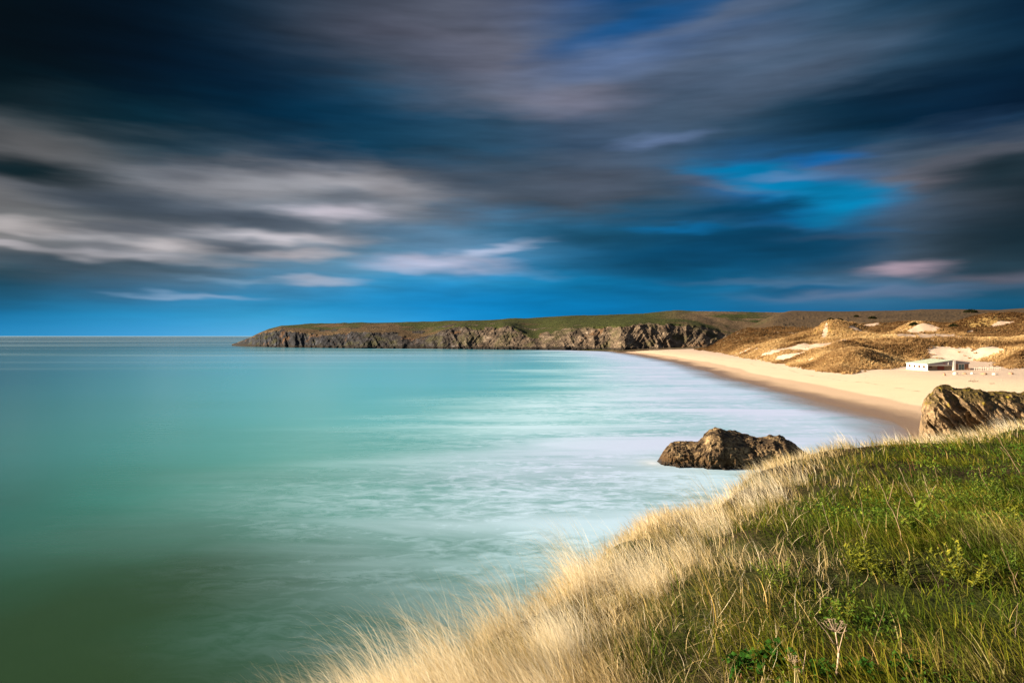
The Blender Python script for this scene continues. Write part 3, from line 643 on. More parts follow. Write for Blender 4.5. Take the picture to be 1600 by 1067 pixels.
P1 = [((x - 1150) * 80.5 / FPX, h * .86) for x, h in P1]
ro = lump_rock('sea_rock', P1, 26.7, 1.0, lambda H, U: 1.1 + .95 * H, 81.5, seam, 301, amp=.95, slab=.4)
tag(ro, 'craggy brown rock with three humps standing in the shallow sea', 'rock')
beam = rock_material('beach_crag_rock', (.42, .30, .17), (.045, .032, .020), (.25, .170, .092), (.48, .355, .20), 2.2, .8, True)
P2 = [(1436, .4), (1438, 2.4), (1440, 4.6), (1443, 5.5), (1449, 6.25), (1456, 6.9), (1463, 7.55), (1472, 8.0), (1481, 7.75), (1490, 7.4), (1500, 7.3), (1512, 7.4), (1522, 7.3), (1530, 7.35), (1540, 7.0), (1556, 6.95), (1575, 6.85), (1590, 6.7), (1610, 6.8), (1650, 6.4), (1700, 5.2), (1730, 3.0), (1740, .6)]
P2 = [((x - 1438) * 99 / FPX, h * .97) for x, h in P2]
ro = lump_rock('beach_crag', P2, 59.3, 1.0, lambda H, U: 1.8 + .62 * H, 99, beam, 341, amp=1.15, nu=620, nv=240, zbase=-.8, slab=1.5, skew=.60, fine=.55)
tag(ro, 'big golden crag with mossy top beside the beach, behind the clifftop grass', 'rock')

# ------------------------------------------------------------------ blades
def blades(P, L, lean, az, width, curl, nseg, tone, wavy=0.0, twist=None, seed=0):
    """P (n,3) roots; every blade rises, bows over along azimuth az and tapers to a point"""
    g = np.random.default_rng(seed); n = len(P)
    dx, dy = np.cos(az), np.sin(az)
    if twist is None: twist = g.uniform(-1.2, 1.2, n)
    wx, wy = np.cos(az + math.pi / 2 + twist), np.sin(az + math.pi / 2 + twist)
    ts = np.linspace(0, 1, nseg + 1)
    ang = lean[:, None] + curl[:, None] * ts[None, :] ** 1.3          # angle from the vertical along the blade
    st = L[:, None] / nseg
    hx = np.concatenate([np.zeros((n, 1)), np.cumsum(np.sin(ang[:, :-1]) * st, 1)], 1)
    hz = np.concatenate([np.zeros((n, 1)), np.cumsum(np.cos(ang[:, :-1]) * st, 1)], 1)
    sw = wavy * np.sin(ts[None, :] * g.uniform(2, 5, (n, 1)) + g.uniform(0, 6, (n, 1))) * L[:, None] * ts[None, :]
    X = P[:, 0:1] + hx * dx[:, None] - sw * dy[:, None]; Y = P[:, 1:2] + hx * dy[:, None] + sw * dx[:, None]; Z = P[:, 2:3] + hz
    W = width[:, None] * (1 - ts[None, :] ** 1.6) * 0.5
    Lf = np.stack([X - W * wx[:, None], Y - W * wy[:, None], Z], -1)[:, :-1]
    Rt = np.stack([X + W * wx[:, None], Y + W * wy[:, None], Z], -1)[:, :-1]
    tip = np.stack([X[:, -1], Y[:, -1], Z[:, -1]], -1)[:, None]
    k = 2 * nseg + 1
    V = np.concatenate([np.stack([Lf, Rt], 2).reshape(n, 2 * nseg, 3), tip], 1).reshape(-1, 3)
    base = (np.arange(n) * k)[:, None]
    q = np.concatenate([base + np.array([2 * i, 2 * i + 1, 2 * i + 3, 2 * i + 2])[None, :] for i in range(nseg - 1)], 0) if nseg > 1 else np.zeros((0, 4), int)
    t = base + np.array([2 * nseg - 2, 2 * nseg - 1, 2 * nseg])[None, :]
    up = np.tile(np.concatenate([np.repeat(ts[:-1], 2), [1.0]]), n)
    return V, q, t, np.repeat(tone, k), up
def join_blades(parts):
    V, Q, T, tone, up, off = [], [], [], [], [], 0
    for v, q, t, a, b in parts:
        V.append(v); Q.append(q + off); T.append(t + off); tone.append(a); up.append(b); off += len(v)
    return np.concatenate(V), [np.concatenate(Q), np.concatenate(T)], dict(tone=np.concatenate(tone), up=np.concatenate(up))
def blade_material(name, root, stops, translucent=.35, vary=False):
    m = Mat(name); m.N.remove(m.b)
    c = m.ramp(m.attr('tone'), stops)
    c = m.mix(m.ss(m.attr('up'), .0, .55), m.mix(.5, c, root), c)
    if vary:
        c = m.mix(1.0, c, m.mix(m.ss(m.noise(m.pos((.9,) * 3), 1, 4, .6), .36, .64), (.50, .66, .62), (1.22, 1.10, .85)), 'MULTIPLY')
    d = m.N.new('ShaderNodeBsdfDiffuse'); t = m.N.new('ShaderNodeBsdfTranslucent'); x = m.N.new('ShaderNodeMixShader')
    m.L.new(c, d.inputs[0]); m.L.new(c, t.inputs[0]); x.inputs[0].default_value = translucent
    m.L.new(d.outputs[0], x.inputs[1]); m.L.new(t.outputs[0], x.inputs[2]); m.L.new(x.outputs[0], m.out.inputs[0])
    return m.m

# ------------------------------------------------------------------ marram on the dunes
def build_marram():
    g = np.random.default_rng(11)
    n = 260000
    a = np.radians(g.uniform(12.5, 38.5, n)); r = np.exp(g.uniform(math.log(235), math.log(640), n))
    x, y = np.sin(a) * r, np.cos(a) * r
    f = dune_fd(x, y); s = sand_mask(x, y, f)
    keep = (f > -2.5) & (g.random(n) > s * 1.02 - .03) & (g.random(n) < 0.50 + .5 * (fbm(x / 6, y / 8, 0, 2, 203) > -.15))
    keep &= (g.random(n) < np.interp(r, [235, 400, 640], [.95, .6, .3])) & (np.hypot(x - 148, (y - 238)) > 13)
    x, y = x[keep], y[keep]; z = land_z(x, y)
    z = z + (1 - sand_mask(x, y, dune_fd(x, y))) * 0.2
    nt = len(x); nb = 7
    sz = g.uniform(.55, 1.15, nt) * np.interp(np.hypot(x, y), [235, 640], [1.0, 1.35])
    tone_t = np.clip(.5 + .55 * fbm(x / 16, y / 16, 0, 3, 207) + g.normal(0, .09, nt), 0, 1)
    tone_t = tone_t * (1 - .7 * smooth(400, 560, y + .3 * (x - 200))) * (1 - .8 * smooth(.55, .68, x / y + .05 * fbm(x / 20, y / 20, 0, 2, 209)) * smooth(330, 400, y))  # tufts at the back right darkened, cloud shade put into their tone
    rep = lambda v: np.repeat(v, nb)
    az = g.uniform(0, 2 * math.pi, nt * nb); N = nt * nb
    P = np.stack([rep(x) + np.cos(az) * .18 * rep(sz), rep(y) + np.sin(az) * .18 * rep(sz), rep(z) - .1], -1)
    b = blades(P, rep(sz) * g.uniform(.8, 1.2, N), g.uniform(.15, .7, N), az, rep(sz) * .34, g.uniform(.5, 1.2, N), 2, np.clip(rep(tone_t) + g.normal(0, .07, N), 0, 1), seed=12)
    V, F, at = join_blades([b])
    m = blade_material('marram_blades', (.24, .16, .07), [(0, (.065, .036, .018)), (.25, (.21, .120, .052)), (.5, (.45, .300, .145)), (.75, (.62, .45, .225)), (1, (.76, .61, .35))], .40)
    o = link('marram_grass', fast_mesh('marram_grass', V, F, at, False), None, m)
    tag(o, 'golden marram tufts covering the dunes behind the beach', 'dune grass', kind='stuff')
    print('marram tufts', nt)
build_marram()

# ------------------------------------------------------------------ the grass at the edge of the cliff
def scatter_turf(n, r0, r1, e0, e1, seed, a0=-75, a1=62):
    g = np.random.default_rng(seed)
    a = np.radians(g.uniform(a0, a1, n)); r = np.exp(g.uniform(math.log(r0), math.log(r1), n))
    x, y = np.sin(a) * r, np.cos(a) * r; e = edge_sd(x, y)
    k = (e > e0) & (e < e1) & (y > -1)
    return x[k], y[k], e[k], np.hypot(x, y)[k]
WIND = math.pi * 0.93          # blades bow towards -X and a little +Y
def build_grass():
    g = np.random.default_rng(21)
    # long bleached fringe, in combed tussocks
    x, y, e, r = scatter_turf(19000, 2.6, 36, -2.6, 3.2, 22)
    kk = (e > -1.0) | (r > 7.5); x, y, e, r = x[kk], y[kk], e[kk], r[kk]
    x2, y2, e2, r2 = scatter_turf(9000, 8.5, 32, -3.4, -.3, 38, -5, 60)
    x, y, e, r = [np.concatenate(v) for v in ((x, x2), (y, y2), (e, e2), (r, r2))]
    w = .5 + .5 * fbm(x / 1.3, y / 1.3, 0, 3, 211)
    blond = smooth(1.9, .2, e + 2.0 * fbm(x / 1.7, y / 1.7, 0, 3, 213))
    k = g.random(len(x)) < (.05 + blond) * (.35 + w)
    x, y, e, r, w, blond = [v[k] for v in (x, y, e, r, w, blond)]
    nb = 15; nt = len(x); N = nt * nb; rep = lambda v: np.repeat(v, nb)
    dirt = WIND + rep(.75 * fbm(x / 2.4, y / 2.4, 0, 3, 217) + g.normal(0, .22, nt)) + g.normal(0, .30, N)
    sp = g.normal(0, 1, (N, 2)) * rep(.045 + .010 * r)[:, None]
    X, Y = rep(x) + sp[:, 0], rep(y) + sp[:, 1]
    ee = edge_sd(X, Y)
    P = np.stack([X, Y, turf_z(X, Y) - .03], -1)
    Lb = rep(.14 + .34 * w ** 1.3 + .06 * blond) * g.uniform(.55, 1.25, N) * np.interp(rep(r), [2.5, 7, 30], [.62, .95, 1.25])
    wd = (.0016 + .00055 * rep(r)) * g.uniform(.6, 1.3, N)
    tone = np.clip(rep(.44 * blond + .26 * w) + .42 * fbm(X / .7, Y / .7, 0, 3, 219) + g.normal(0, .13, N), 0, 1)
    b1 = blades(P, Lb, g.normal(.30, .28, N), dirt, wd, g.uniform(.5, 1.5, N) * rep(.75 + .5 * w), 6, tone, .06, seed=23)
    # wiry tangle beneath the fringe
    x, y, e, r = scatter_turf(26000, 2.6, 34, -.6, 1.9, 24); N = len(x)
    P = np.stack([x, y, turf_z(x, y) - .01], -1)
    b2 = blades(P, g.uniform(.12, .32, N), g.normal(.5, .5, N), g.uniform(0, 2 * math.pi, N), (.0016 + .0005 * r) * g.uniform(.6, 1.3, N), g.uniform(.2, 2.0, N), 5, np.clip(g.normal(.50, .2, N), 0, 1), .1, seed=25)
    # long plumes blown out over the drop
    g2 = np.random.default_rng(29)
    cx, cy, ce, cr = scatter_turf(2600, 3.2, 30, -.5, .75, 30)
    kk = g2.random(len(cx)) < np.interp(cr, [3, 8, 30], [.75, .55, .4]) * (fbm(cx / 1.0, cy / 1.0, 0, 2, 233) > -.02); cx, cy, ce, cr = cx[kk], cy[kk], ce[kk], cr[kk]
    nb = 150; nt = len(cx); N = nt * nb; rp = lambda v: np.repeat(v, nb)
    sp = g2.normal(0, 1, (N, 2)) * rp(.04 + .006 * cr)[:, None]
    X, Y = rp(cx) + sp[:, 0], rp(cy) + sp[:, 1]
    P = np.stack([X, Y, turf_z(X, Y) - .03], -1)
    vig = g2.uniform(.65, 1.45, nt)
    b4 = blades(P, rp(vig) * g2.uniform(.25, .74, N) * np.interp(rp(cr), [3, 8, 30], [.8, 1.0, 1.15]), g2.normal(.38, .26, N), WIND + rp(g2.normal(0, .30, nt)) + g2.normal(0, .25, N),
                (.0009 + .00036 * rp(cr)) * g2.uniform(.6, 1.2, N), g2.uniform(.7, 1.9, N), 7, np.clip(rp(g2.normal(.90, .16, nt)) + g2.normal(0, .09, N), 0, 1), .05, seed=31)
    print('plumes', nt)
    V, F, at = join_blades([b1, b2, b4])
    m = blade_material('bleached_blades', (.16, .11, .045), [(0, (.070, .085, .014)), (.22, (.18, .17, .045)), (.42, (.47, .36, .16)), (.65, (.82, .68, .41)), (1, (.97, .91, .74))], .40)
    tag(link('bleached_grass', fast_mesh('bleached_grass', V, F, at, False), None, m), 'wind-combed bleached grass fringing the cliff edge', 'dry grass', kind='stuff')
    print('fringe blades', len(F[1]))
    # green turf behind it
    x, y, e, r = scatter_turf(26000, 2.0, 40, .5, 60, 26, -60, 75)
    w = .5 + .5 * fbm(x / 1.1, y / 1.1, 0, 3, 221)
    x2, y2, e2, r2 = scatter_turf(15000, 7, 36, .4, 40, 39, -5, 70)
    x, y, e, r = [np.concatenate(v) for v in ((x, x2), (y, y2), (e, e2), (r, r2))]
    w = .5 + .5 * fbm(x / 1.1, y / 1.1, 0, 3, 221)
    k = g.random(len(x)) < smooth(.5, 2.6, e + .8 * fbm(x / 1.5, y / 1.5, 0, 3, 223)) * (.55 + .6 * w) * (.42 + .65 * smooth(-.35, .15, fbm(x / 1.2, y / 1.2, 0, 3, 225)))
    x, y, e, r, w = [v[k] for v in (x, y, e, r, w)]
    nb = 12; nt = len(x); N = nt * nb
    sp = g.normal(0, 1, (N, 2)) * rep(.06 + .010 * r)[:, None] if False else g.normal(0, 1, (N, 2)) * np.repeat(.05 + .010 * r, nb)[:, None]
    rep = lambda v: np.repeat(v, nb)
    X, Y = rep(x) + sp[:, 0], rep(y) + sp[:, 1]
    P = np.stack([X, Y, turf_z(X, Y) - .03], -1)
    dirt = WIND + rep(2.2 * fbm(x / 1.6, y / 1.6, 0, 3, 227) + g.normal(0, .55, nt)) + g.normal(0, .5, N)
    ht = smooth(-.1, .5, fbm(x / 2.6, y / 2.6, 0, 3, 229)) 
    hay = .8 * smooth(.24, .55, fbm(x / 1.7 + .4 * y, y / 3.0, 0, 3, 231)) 
    Lb = rep(.09 + .22 * w + .14 * hay) * g.uniform(.5, 1.3, N) * np.interp(rep(r), [2, 6, 12, 30], [.85, 1.1, 1.35, 1.6])
    wd = (.0030 + .00060 * rep(r)) * g.uniform(.6, 1.4, N)
    tone = np.clip(rep(.20 + .26 * w + .42 * hay - .12 * smooth(3, 9, e)) + g.normal(0, .13, N) + .45 * (g.random(N) < .07), 0, 1)
    b3 = blades(P, Lb, g.normal(.62, .36, N), dirt, wd, g.uniform(.4, 2.0, N), 5, tone, .05, seed=27)
    # broad arching blades among the fine ones
    x, y, e, r = scatter_turf(16000, 2.2, 30, .8, 50, 36, -55, 72)
    k = g.random(len(x)) < smooth(-.15, .35, fbm(x / 1.4, y / 1.4, 0, 3, 251)) * .8; x, y, e, r = x[k], y[k], e[k], r[k]; N = len(x)
    P = np.stack([x, y, turf_z(x, y) - .03], -1)
    b5 = blades(P, g.uniform(.22, .52, N) * np.interp(r, [2, 6, 30], [.7, 1, 1.2]), g.normal(.35, .3, N), WIND + 1.6 * fbm(x / 1.2, y / 1.2, 0, 2, 253) + g.normal(0, .6, N), (.0055 + .0006 * r) * g.uniform(.6, 1.4, N), g.uniform(.8, 2.4, N), 7,
                np.clip(.34 + .35 * fbm(x / 1.5, y / 1.5, 0, 2, 255) + g.normal(0, .12, N) + .5 * (g.random(N) < .10), 0, 1), .04, seed=37)
    V, F, at = join_blades([b3, b5])
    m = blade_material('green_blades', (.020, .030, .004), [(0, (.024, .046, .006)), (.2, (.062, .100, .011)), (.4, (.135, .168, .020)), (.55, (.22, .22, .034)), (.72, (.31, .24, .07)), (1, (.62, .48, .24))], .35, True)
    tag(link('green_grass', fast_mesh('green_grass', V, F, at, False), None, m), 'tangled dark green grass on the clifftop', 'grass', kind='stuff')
    print('green blades', len(F[1]))
build_grass()

# ------------------------------------------------------------------ leaves
def leaf_cloud(Pb, D, Nn, ln, wd, tone, seg=1):
    """folded pointed leaves: base point, direction, up vector, length, width"""
    n = len(Pb); S = np.cross(D, Nn); S /= np.linalg.norm(S, axis=1)[:, None] + 1e-9
    U = np.cross(S, D)
    l, w = ln[:, None], wd[:, None]
    pts = [Pb, Pb + D * l * .42 + S * w * .5 + U * w * .18, Pb + D * l * .5, Pb + D * l - U * l * .16, Pb + D * l * .42 - S * w * .5 + U * w * .18]
    V = np.stack(pts, 1).reshape(-1, 3); b = (np.arange(n) * 5)[:, None]
    T = np.concatenate([b + np.array([0, 1, 2]), b + np.array([1, 3, 2]), b + np.array([0, 2, 4]), b + np.array([4, 2, 3])])
    return V, T, np.repeat(tone, 5), np.tile([.6, 1, 1, 1, 1], n)
def rand_dirs(g, n, up=.3):
    v = g.normal(0, 1, (n, 3)); v[:, 2] = np.abs(v[:, 2]) * .7 + up; return v / np.linalg.norm(v, axis=1)[:, None]
LEAF = blade_material('herb_leaves', (.02, .035, .006), [(0, (.016, .040, .007)), (.3, (.042, .095, .015)), (.55, (.10, .165, .022)), (.8, (.20, .25, .033)), (1, (.30, .32, .05))], .3)
DOCK = blade_material('dock_leaves', (.015, .04, .008), [(0, (.010, .040, .008)), (.5, (.028, .095, .014)), (1, (.06, .16, .025))], .25)
YELL = blade_material('yellow_leaves', (.05, .06, .010), [(0, (.06, .085, .012)), (.5, (.17, .19, .022)), (1, (.38, .36, .05))], .35)
def build_ground_cover():
    g = np.random.default_rng(41)
    x, y, e, r = scatter_turf(30000, 2.2, 32, 1.1, 50, 42, -50, 70)
    pat = fbm(x / .9, y / .9, 0, 3, 241)
    k = g.random(len(x)) < smooth(1.4, 3.2, e) * smooth(-.02, .25, pat); x, y, e, r, pat = x[k], y[k], e[k], r[k], pat[k]
    nb = 16; nt = len(x); N = nt * nb; rp = lambda v: np.repeat(v, nb)
    h = g.uniform(.04, .24, N) * np.interp(rp(r), [2, 8, 30], [.9, 1.1, 1.4]); ax = g.normal(0, .05, (N, 2)) * (.6 + .12 * rp(r))[:, None]
    X, Y = rp(x) + ax[:, 0], rp(y) + ax[:, 1]
    P = np.stack([X, Y, turf_z(X, Y) + h], -1)
    sc_ = .8 + .09 * rp(r)
    V, T, t, u = leaf_cloud(P, rand_dirs(g, N, .15), rand_dirs(g, N, .8), g.uniform(.014, .042, N) * sc_, g.uniform(.006, .015, N) * sc_, np.clip(rp(.25 + .6 * pat) + g.normal(0, .14, N), 0, 1))
    o = link('ground_cover', fast_mesh('ground_cover', V, [T], dict(tone=t, up=u), False), None, LEAF)
    tag(o, 'small green herbs growing through the clifftop grass', 'ground cover', kind='stuff')
build_ground_cover()

def tube(bm, pts, rad, n=6, cap=True):
    rings = []
    for i, p in enumerate(pts):
        p = Vector(p); a = Vector(pts[max(i - 1, 0)]); b = Vector(pts[min(i + 1, len(pts) - 1)])
        d = (b - a).normalized(); s = d.cross(Vector((0.13, 0.97, 0.2))).normalized(); t = d.cross(s)
        r = rad[i] if hasattr(rad, '__len__') else rad
        rings.append([bm.verts.new(p + (s * math.cos(2 * math.pi * k / n) + t * math.sin(2 * math.pi * k / n)) * r) for k in range(n)])
    for a, b in zip(rings[:-1], rings[1:]):
        for k in range(n): bm.faces.new((a[k], a[(k + 1) % n], b[(k + 1) % n], b[k]))
    if cap: bm.faces.new(rings[0][::-1]); bm.faces.new(rings[-1])
def box(bm, x0, x1, y0, y1, z0, z1, dz=0.0):
    """box; dz raises the top at the x1 side"""
    c = [(x0, y0, z0), (x1, y0, z0), (x1, y1, z0), (x0, y1, z0), (x0, y0, z1), (x1, y0, z1 + dz), (x1, y1, z1 + dz), (x0, y1, z1)]
    v = [bm.verts.new(p) for p in c]
    for f in ((3, 2, 1, 0), (4, 5, 6, 7), (0, 1, 5, 4), (1, 2, 6, 5), (2, 3, 7, 6), (3, 0, 4, 7)): bm.faces.new([v[i] for i in f])
def bm_obj(name, bm, mat, parent=None, smooth_=False, bev=0.0):
    if bev > 0: bmesh.ops.bevel(bm, geom=bm.edges[:], offset=bev, segments=1, affect='EDGES')
    me = bpy.data.meshes.new(name); bm.normal_update(); bm.to_mesh(me); bm.free()
    if smooth_: me.polygons.foreach_set('use_smooth', [True] * len(me.polygons))
    return link(name, me, parent, mat)
def simple(name, col, rough=.8, var=.25, scale=4.0, metal=0.0, spec=.3):
    m = Mat(name); P = m.pos((scale,) * 3); n = m.noise(P, 1, 5, .65)
    m.set(Base_Color=m.mix(n, tuple(v * (1 - var) for v in col), tuple(min(1, v * (1 + var)) for v in col)), Roughness=rough, Metallic=metal, Specular_IOR_Level=spec)
    m.bump(n, .01, .4)
    return m.m

# ------------------------------------------------------------------ dead stems in the turf
STEMG = simple('green_stem', (.10, .13, .03), .7, .3, 30.0); STEM = simple('dry_stem', (.42, .29, .19), .8, .45, 30.0); STEMR = simple('reddish_stem', (.27, .12, .07), .8, .4, 30.0); PALE = simple('pale_stem', (.50, .38, .28), .75, .25, 40.0)
def ray_at(px, py, Y): d = ray(px, py); return Vector((d[0] * Y, Y, HCAM + d[2] * Y))
def stem_path(base, tip, g, wob=.02, n=7):
    base, tip = Vector(base), Vector(tip); L = (tip - base).length; pts = []
    off = Vector((g.uniform(-1, 1), g.uniform(-1, 1), g.uniform(-.3, .3)))
    for i in range(n):
        t = i / (n - 1); p = base.lerp(tip, t) + off * (math.sin(t * math.pi) * wob * L * 2) + Vector((g.uniform(-1, 1), g.uniform(-1, 1), g.uniform(-1, 1))) * wob * L * (.5 if 0 < i < n - 1 else 0)
        pts.append(p)
    return pts
STEMS = [
 ((1442, 798), (1406, 731), 4.6, 'p', 1, 'long pale bare stalk leaning left out of the green herbs right of the sea rock'),
 ((1461, 793), (1444, 742), 4.2, 'p', 1, 'short pale stalk just right of the long leaning one, bent at its tip'),
 ((1414, 846), (1366, 741), 5.0, 's', 2, 'forked brown stalk with two arms reaching left above straw-coloured grass'),
 ((1600, 738), (1550, 667), 4.6, 's', 1, 'long thin stalk by the right edge below the golden crag'),
 ((1525, 859), (1504, 826), 4.0, 's', 2, 'twiggy antler-shaped stalk beneath the green bushy herbs'),
 ((1428, 748), (1419, 716), 3.4, 'r', 0, 'small reddish stalk below the leftmost corner of the golden crag'),
 ((1431, 729), (1413, 692), 3.4, 'r', 0, 'dark reddish stalk standing against the beach and water'),
 ((1467, 761), (1461, 729), 3.2, 's', 1, 'short stalk with a side twig below the middle of the golden crag'),
 ((1558, 771), (1530, 731), 4.2, 's', 0, 'thick blurred stalk in dark grass below the right of the golden crag'),
 ((1499, 807), (1471, 780), 3.4, 'p', 0, 'low straw-coloured stalk in front of the green bushy herbs'),
 ((1600, 930), (1567, 856), 3.6, 's', 1, 'tall twisted stalk at the right edge above the dark grass'),
 ((1500, 888), (1468, 850), 2.6, 'r', 0, 'reddish stalk crossing behind the yellow-green leafy plant'),
 ((1448, 924), (1409, 874), 2.2, 's', 0, 'thin slanting stalk left of the yellow-green leafy plant'),
 ((1376, 968), (1363, 927), 2.6, 'r', 0, 'thick short reddish stalk below the leftmost yellow-green plant'),
 ((1362, 1027), (1384, 950), 2.0, 's', 0, 'slim stalk leaning right, above and right of the dry flower head'),
 ((1474, 926), (1449, 881), 2.0, 'p', 0, 'straw-pale thin stalk between the two yellow-green plants'),
 ((1126, 982), (1106, 917), 2.4, 'r', 0, 'reddish stalk in the bleached grass at the lower middle'),
 ((1242, 907), (1256, 873), 2.2, 'p', 1, 'small crossed pale stalks in the middle of the green turf'),
 ((1306, 839), (1285, 784), 3.0, 'p', 0, 'straight pale stalk in the dark green hollow behind the bleached grass'),
 ((1354, 860), (1335, 799), 2.6, 'p', 1, 'fine pale stalk rising out of the turf at its centre'),
 ((1333, 867), (1321, 832), 2.2, 's', 0, 'short brown stalk left of the fine pale one'),
 ((1353, 820), (1340, 756), 2.6, 's', 0, 'thin brown stalk between the bleached fringe and the forked stalk'),
 ((1590, 1000), (1593, 942), 2.0, 'p', 1, 'pale upright stub low on the right edge'),
]
def build_stems():
    g = random.Random(5)
    for (bx, by), (tx, ty), rad, kind, nbr, lab in STEMS:
        X, Y, Z = pick_turf(bx, by + 6); base = Vector((X, Y, Z - .04)); tip = ray_at(tx, ty, Y * .985)
        pts = stem_path(base, tip, g, .022, 9); r0 = rad * Y / 9.0 * .001
        bm = bmesh.new(); tube(bm, pts, [r0 * (1.15 - .75 * i / 8) for i in range(9)])
        for k in range(nbr):
            i = 3 + 2 * k; L = (tip - base).length
            d = (pts[i + 1] - pts[i]).normalized() + Vector((g.choice((-1, 1)) * .55, 0, .25)); e = pts[i] + d.normalized() * L * g.uniform(.22, .4)
            tube(bm, stem_path(pts[i], e, g, .03, 5), [r0 * .7, r0 * .6, r0 * .5, r0 * .4, r0 * .3])
        o = bm_obj('dead_stem', bm, dict(p=PALE, s=STEM, r=STEMR)[kind], None, True)
        tag(o, lab, 'dead stalk', 'dead stalks standing in the clifftop grass')
    # dry umbels
    def umbel(base, j, head, arms, lab, rad, size, nray):
        X, Y, Z = pick_turf(base[0], min(base[1] + 10, 1120)); root = Vector((X, Y, Z - .03))
        t = empty('dry_umbel', root); tag(t, lab, 'dead flower')
        def L(p): return p - root
        J = ray_at(*j, Y * .99); H = ray_at(*head, Y * .985); b0 = ray_at(*base, Y)
        bm = bmesh.new(); tube(bm, [L(p) for p in stem_path(root, b0, g, .004, 3)[:-1]] + [L(p) for p in stem_path(b0, J, g, .008, 5)], [rad * 1.1] * 7, 8)
        tube(bm, [L(p) for p in stem_path(J, H, g, .012, 6)], [rad * .85, rad * .8, rad * .7, rad * .65, rad * .6, rad * .7], 8); bm_obj('stalk', bm, PALE, t, True)
        for a, b in arms:
            A, B = ray_at(*a, Y * .988), ray_at(*b, Y * .975)
            bm = bmesh.new(); tube(bm, [L(p) for p in stem_path(A, B, g, .02, 7)], [rad * .55 - rad * .05 * i for i in range(7)]); bm_obj('side_branch', bm, PALE, t, True)
        bm = bmesh.new()
        for k in range(nray):
            a = 2 * math.pi * k / nray + g.uniform(-.15, .15); ring = (k % 3 + 1) / 3; q = size * (.35 + .65 * ring)
            e = H + Vector((math.cos(a) * q, math.sin(a) * q, size * (1.05 - .55 * ring) + g.uniform(-.1, .1) * size)); mid = H.lerp(e, .5) - Vector((0, 0, size * .12))
            tube(bm, [L(H), L(mid), L(e)], [rad * .20, rad * .14, rad * .11], 5)
            for s in range(6):
                b = 2 * math.pi * s / 6; e2 = e + Vector((math.cos(b), math.sin(b), .55)) * size * .13
                tube(bm, [L(e), L(e2)], [rad * .07, rad * .10], 4)
        bm_obj('umbel_rays', bm, PALE, t, True)
    umbel((1307.5, 1064), (1312.6, 1021), (1307.5, 988), [((1306.5, 1009), (1274, 965)), ((1313, 1020), (1324, 979))], 'pale dry umbrella-shaped flower head on a thick forked stalk at the bottom of the turf', .0050, .060, 17)
    umbel((1261.7, 1060), (1250, 1047), (1240.4, 1036), [((1256, 1052), (1260.7, 1017)), ((1258, 1056), (1232, 1040))], 'small broken dry flower head leaning left among dark dock leaves', .0045, .036, 12)
build_stems()

# ------------------------------------------------------------------ leafy plants
def leafy(px, py, rad, ht, nst, leaf, mat, lab, seed, name='leafy_plant', tone=.5, drop=8):
    g = np.random.default_rng(seed); X, Y, Z = pick_turf(px, py + drop)
    t = empty(name, (X, Y, Z)); tag(t, lab, 'plant', 'leafy plants in the clifftop turf')
    bm = bmesh.new(); P, D, Nn, ln, wd = [], [], [], [], []
    for k in range(nst):
        a = g.uniform(0, 2 * math.pi); q = rad * math.sqrt(g.random()); tip = Vector((math.cos(a) * q - .25 * rad, math.sin(a) * q, ht * (1.1 - .5 * (q / rad) ** 2) * g.uniform(.75, 1.1)))
        b = Vector((tip.x * .25, tip.y * .25, -.04)); mid = b.lerp(tip, .5) + Vector((tip.x * .12, tip.y * .12, .0))
        tip = tip * 1.18; pts = [b, b.lerp(mid, .6), mid, mid.lerp(tip, .5), tip]; tube(bm, pts, [.0030, .0028, .0024, .0020, .0012], 5, False)
        m = 19
        for i in range(m):
            u = .25 + .75 * i / (m - 1); f = u * 4; j = min(int(f), 3); p = pts[j].lerp(pts[j + 1], f - j)
            an = i * 2.4 + k; d = Vector((math.cos(an), math.sin(an), .55 + .6 * u)).normalized()
            P.append(p); D.append(d); Nn.append(Vector((g.normal(0, .3), g.normal(0, .3), 1)).normalized())
            s = leaf * (1.25 - .55 * u) * g.uniform(.7, 1.2); ln.append(s); wd.append(s * .42)
    bm_obj('stems', bm, STEMG, t, True)
    n = len(P); V, T, tn, u = leaf_cloud(np.array(P), np.array(D), np.array(Nn), np.array(ln), np.array(wd), np.clip(tone + g.normal(0, .17, n), 0, 1))
    link('leaves', fast_mesh('leaves', V, [T], dict(tone=tn, up=u), False), t, mat)
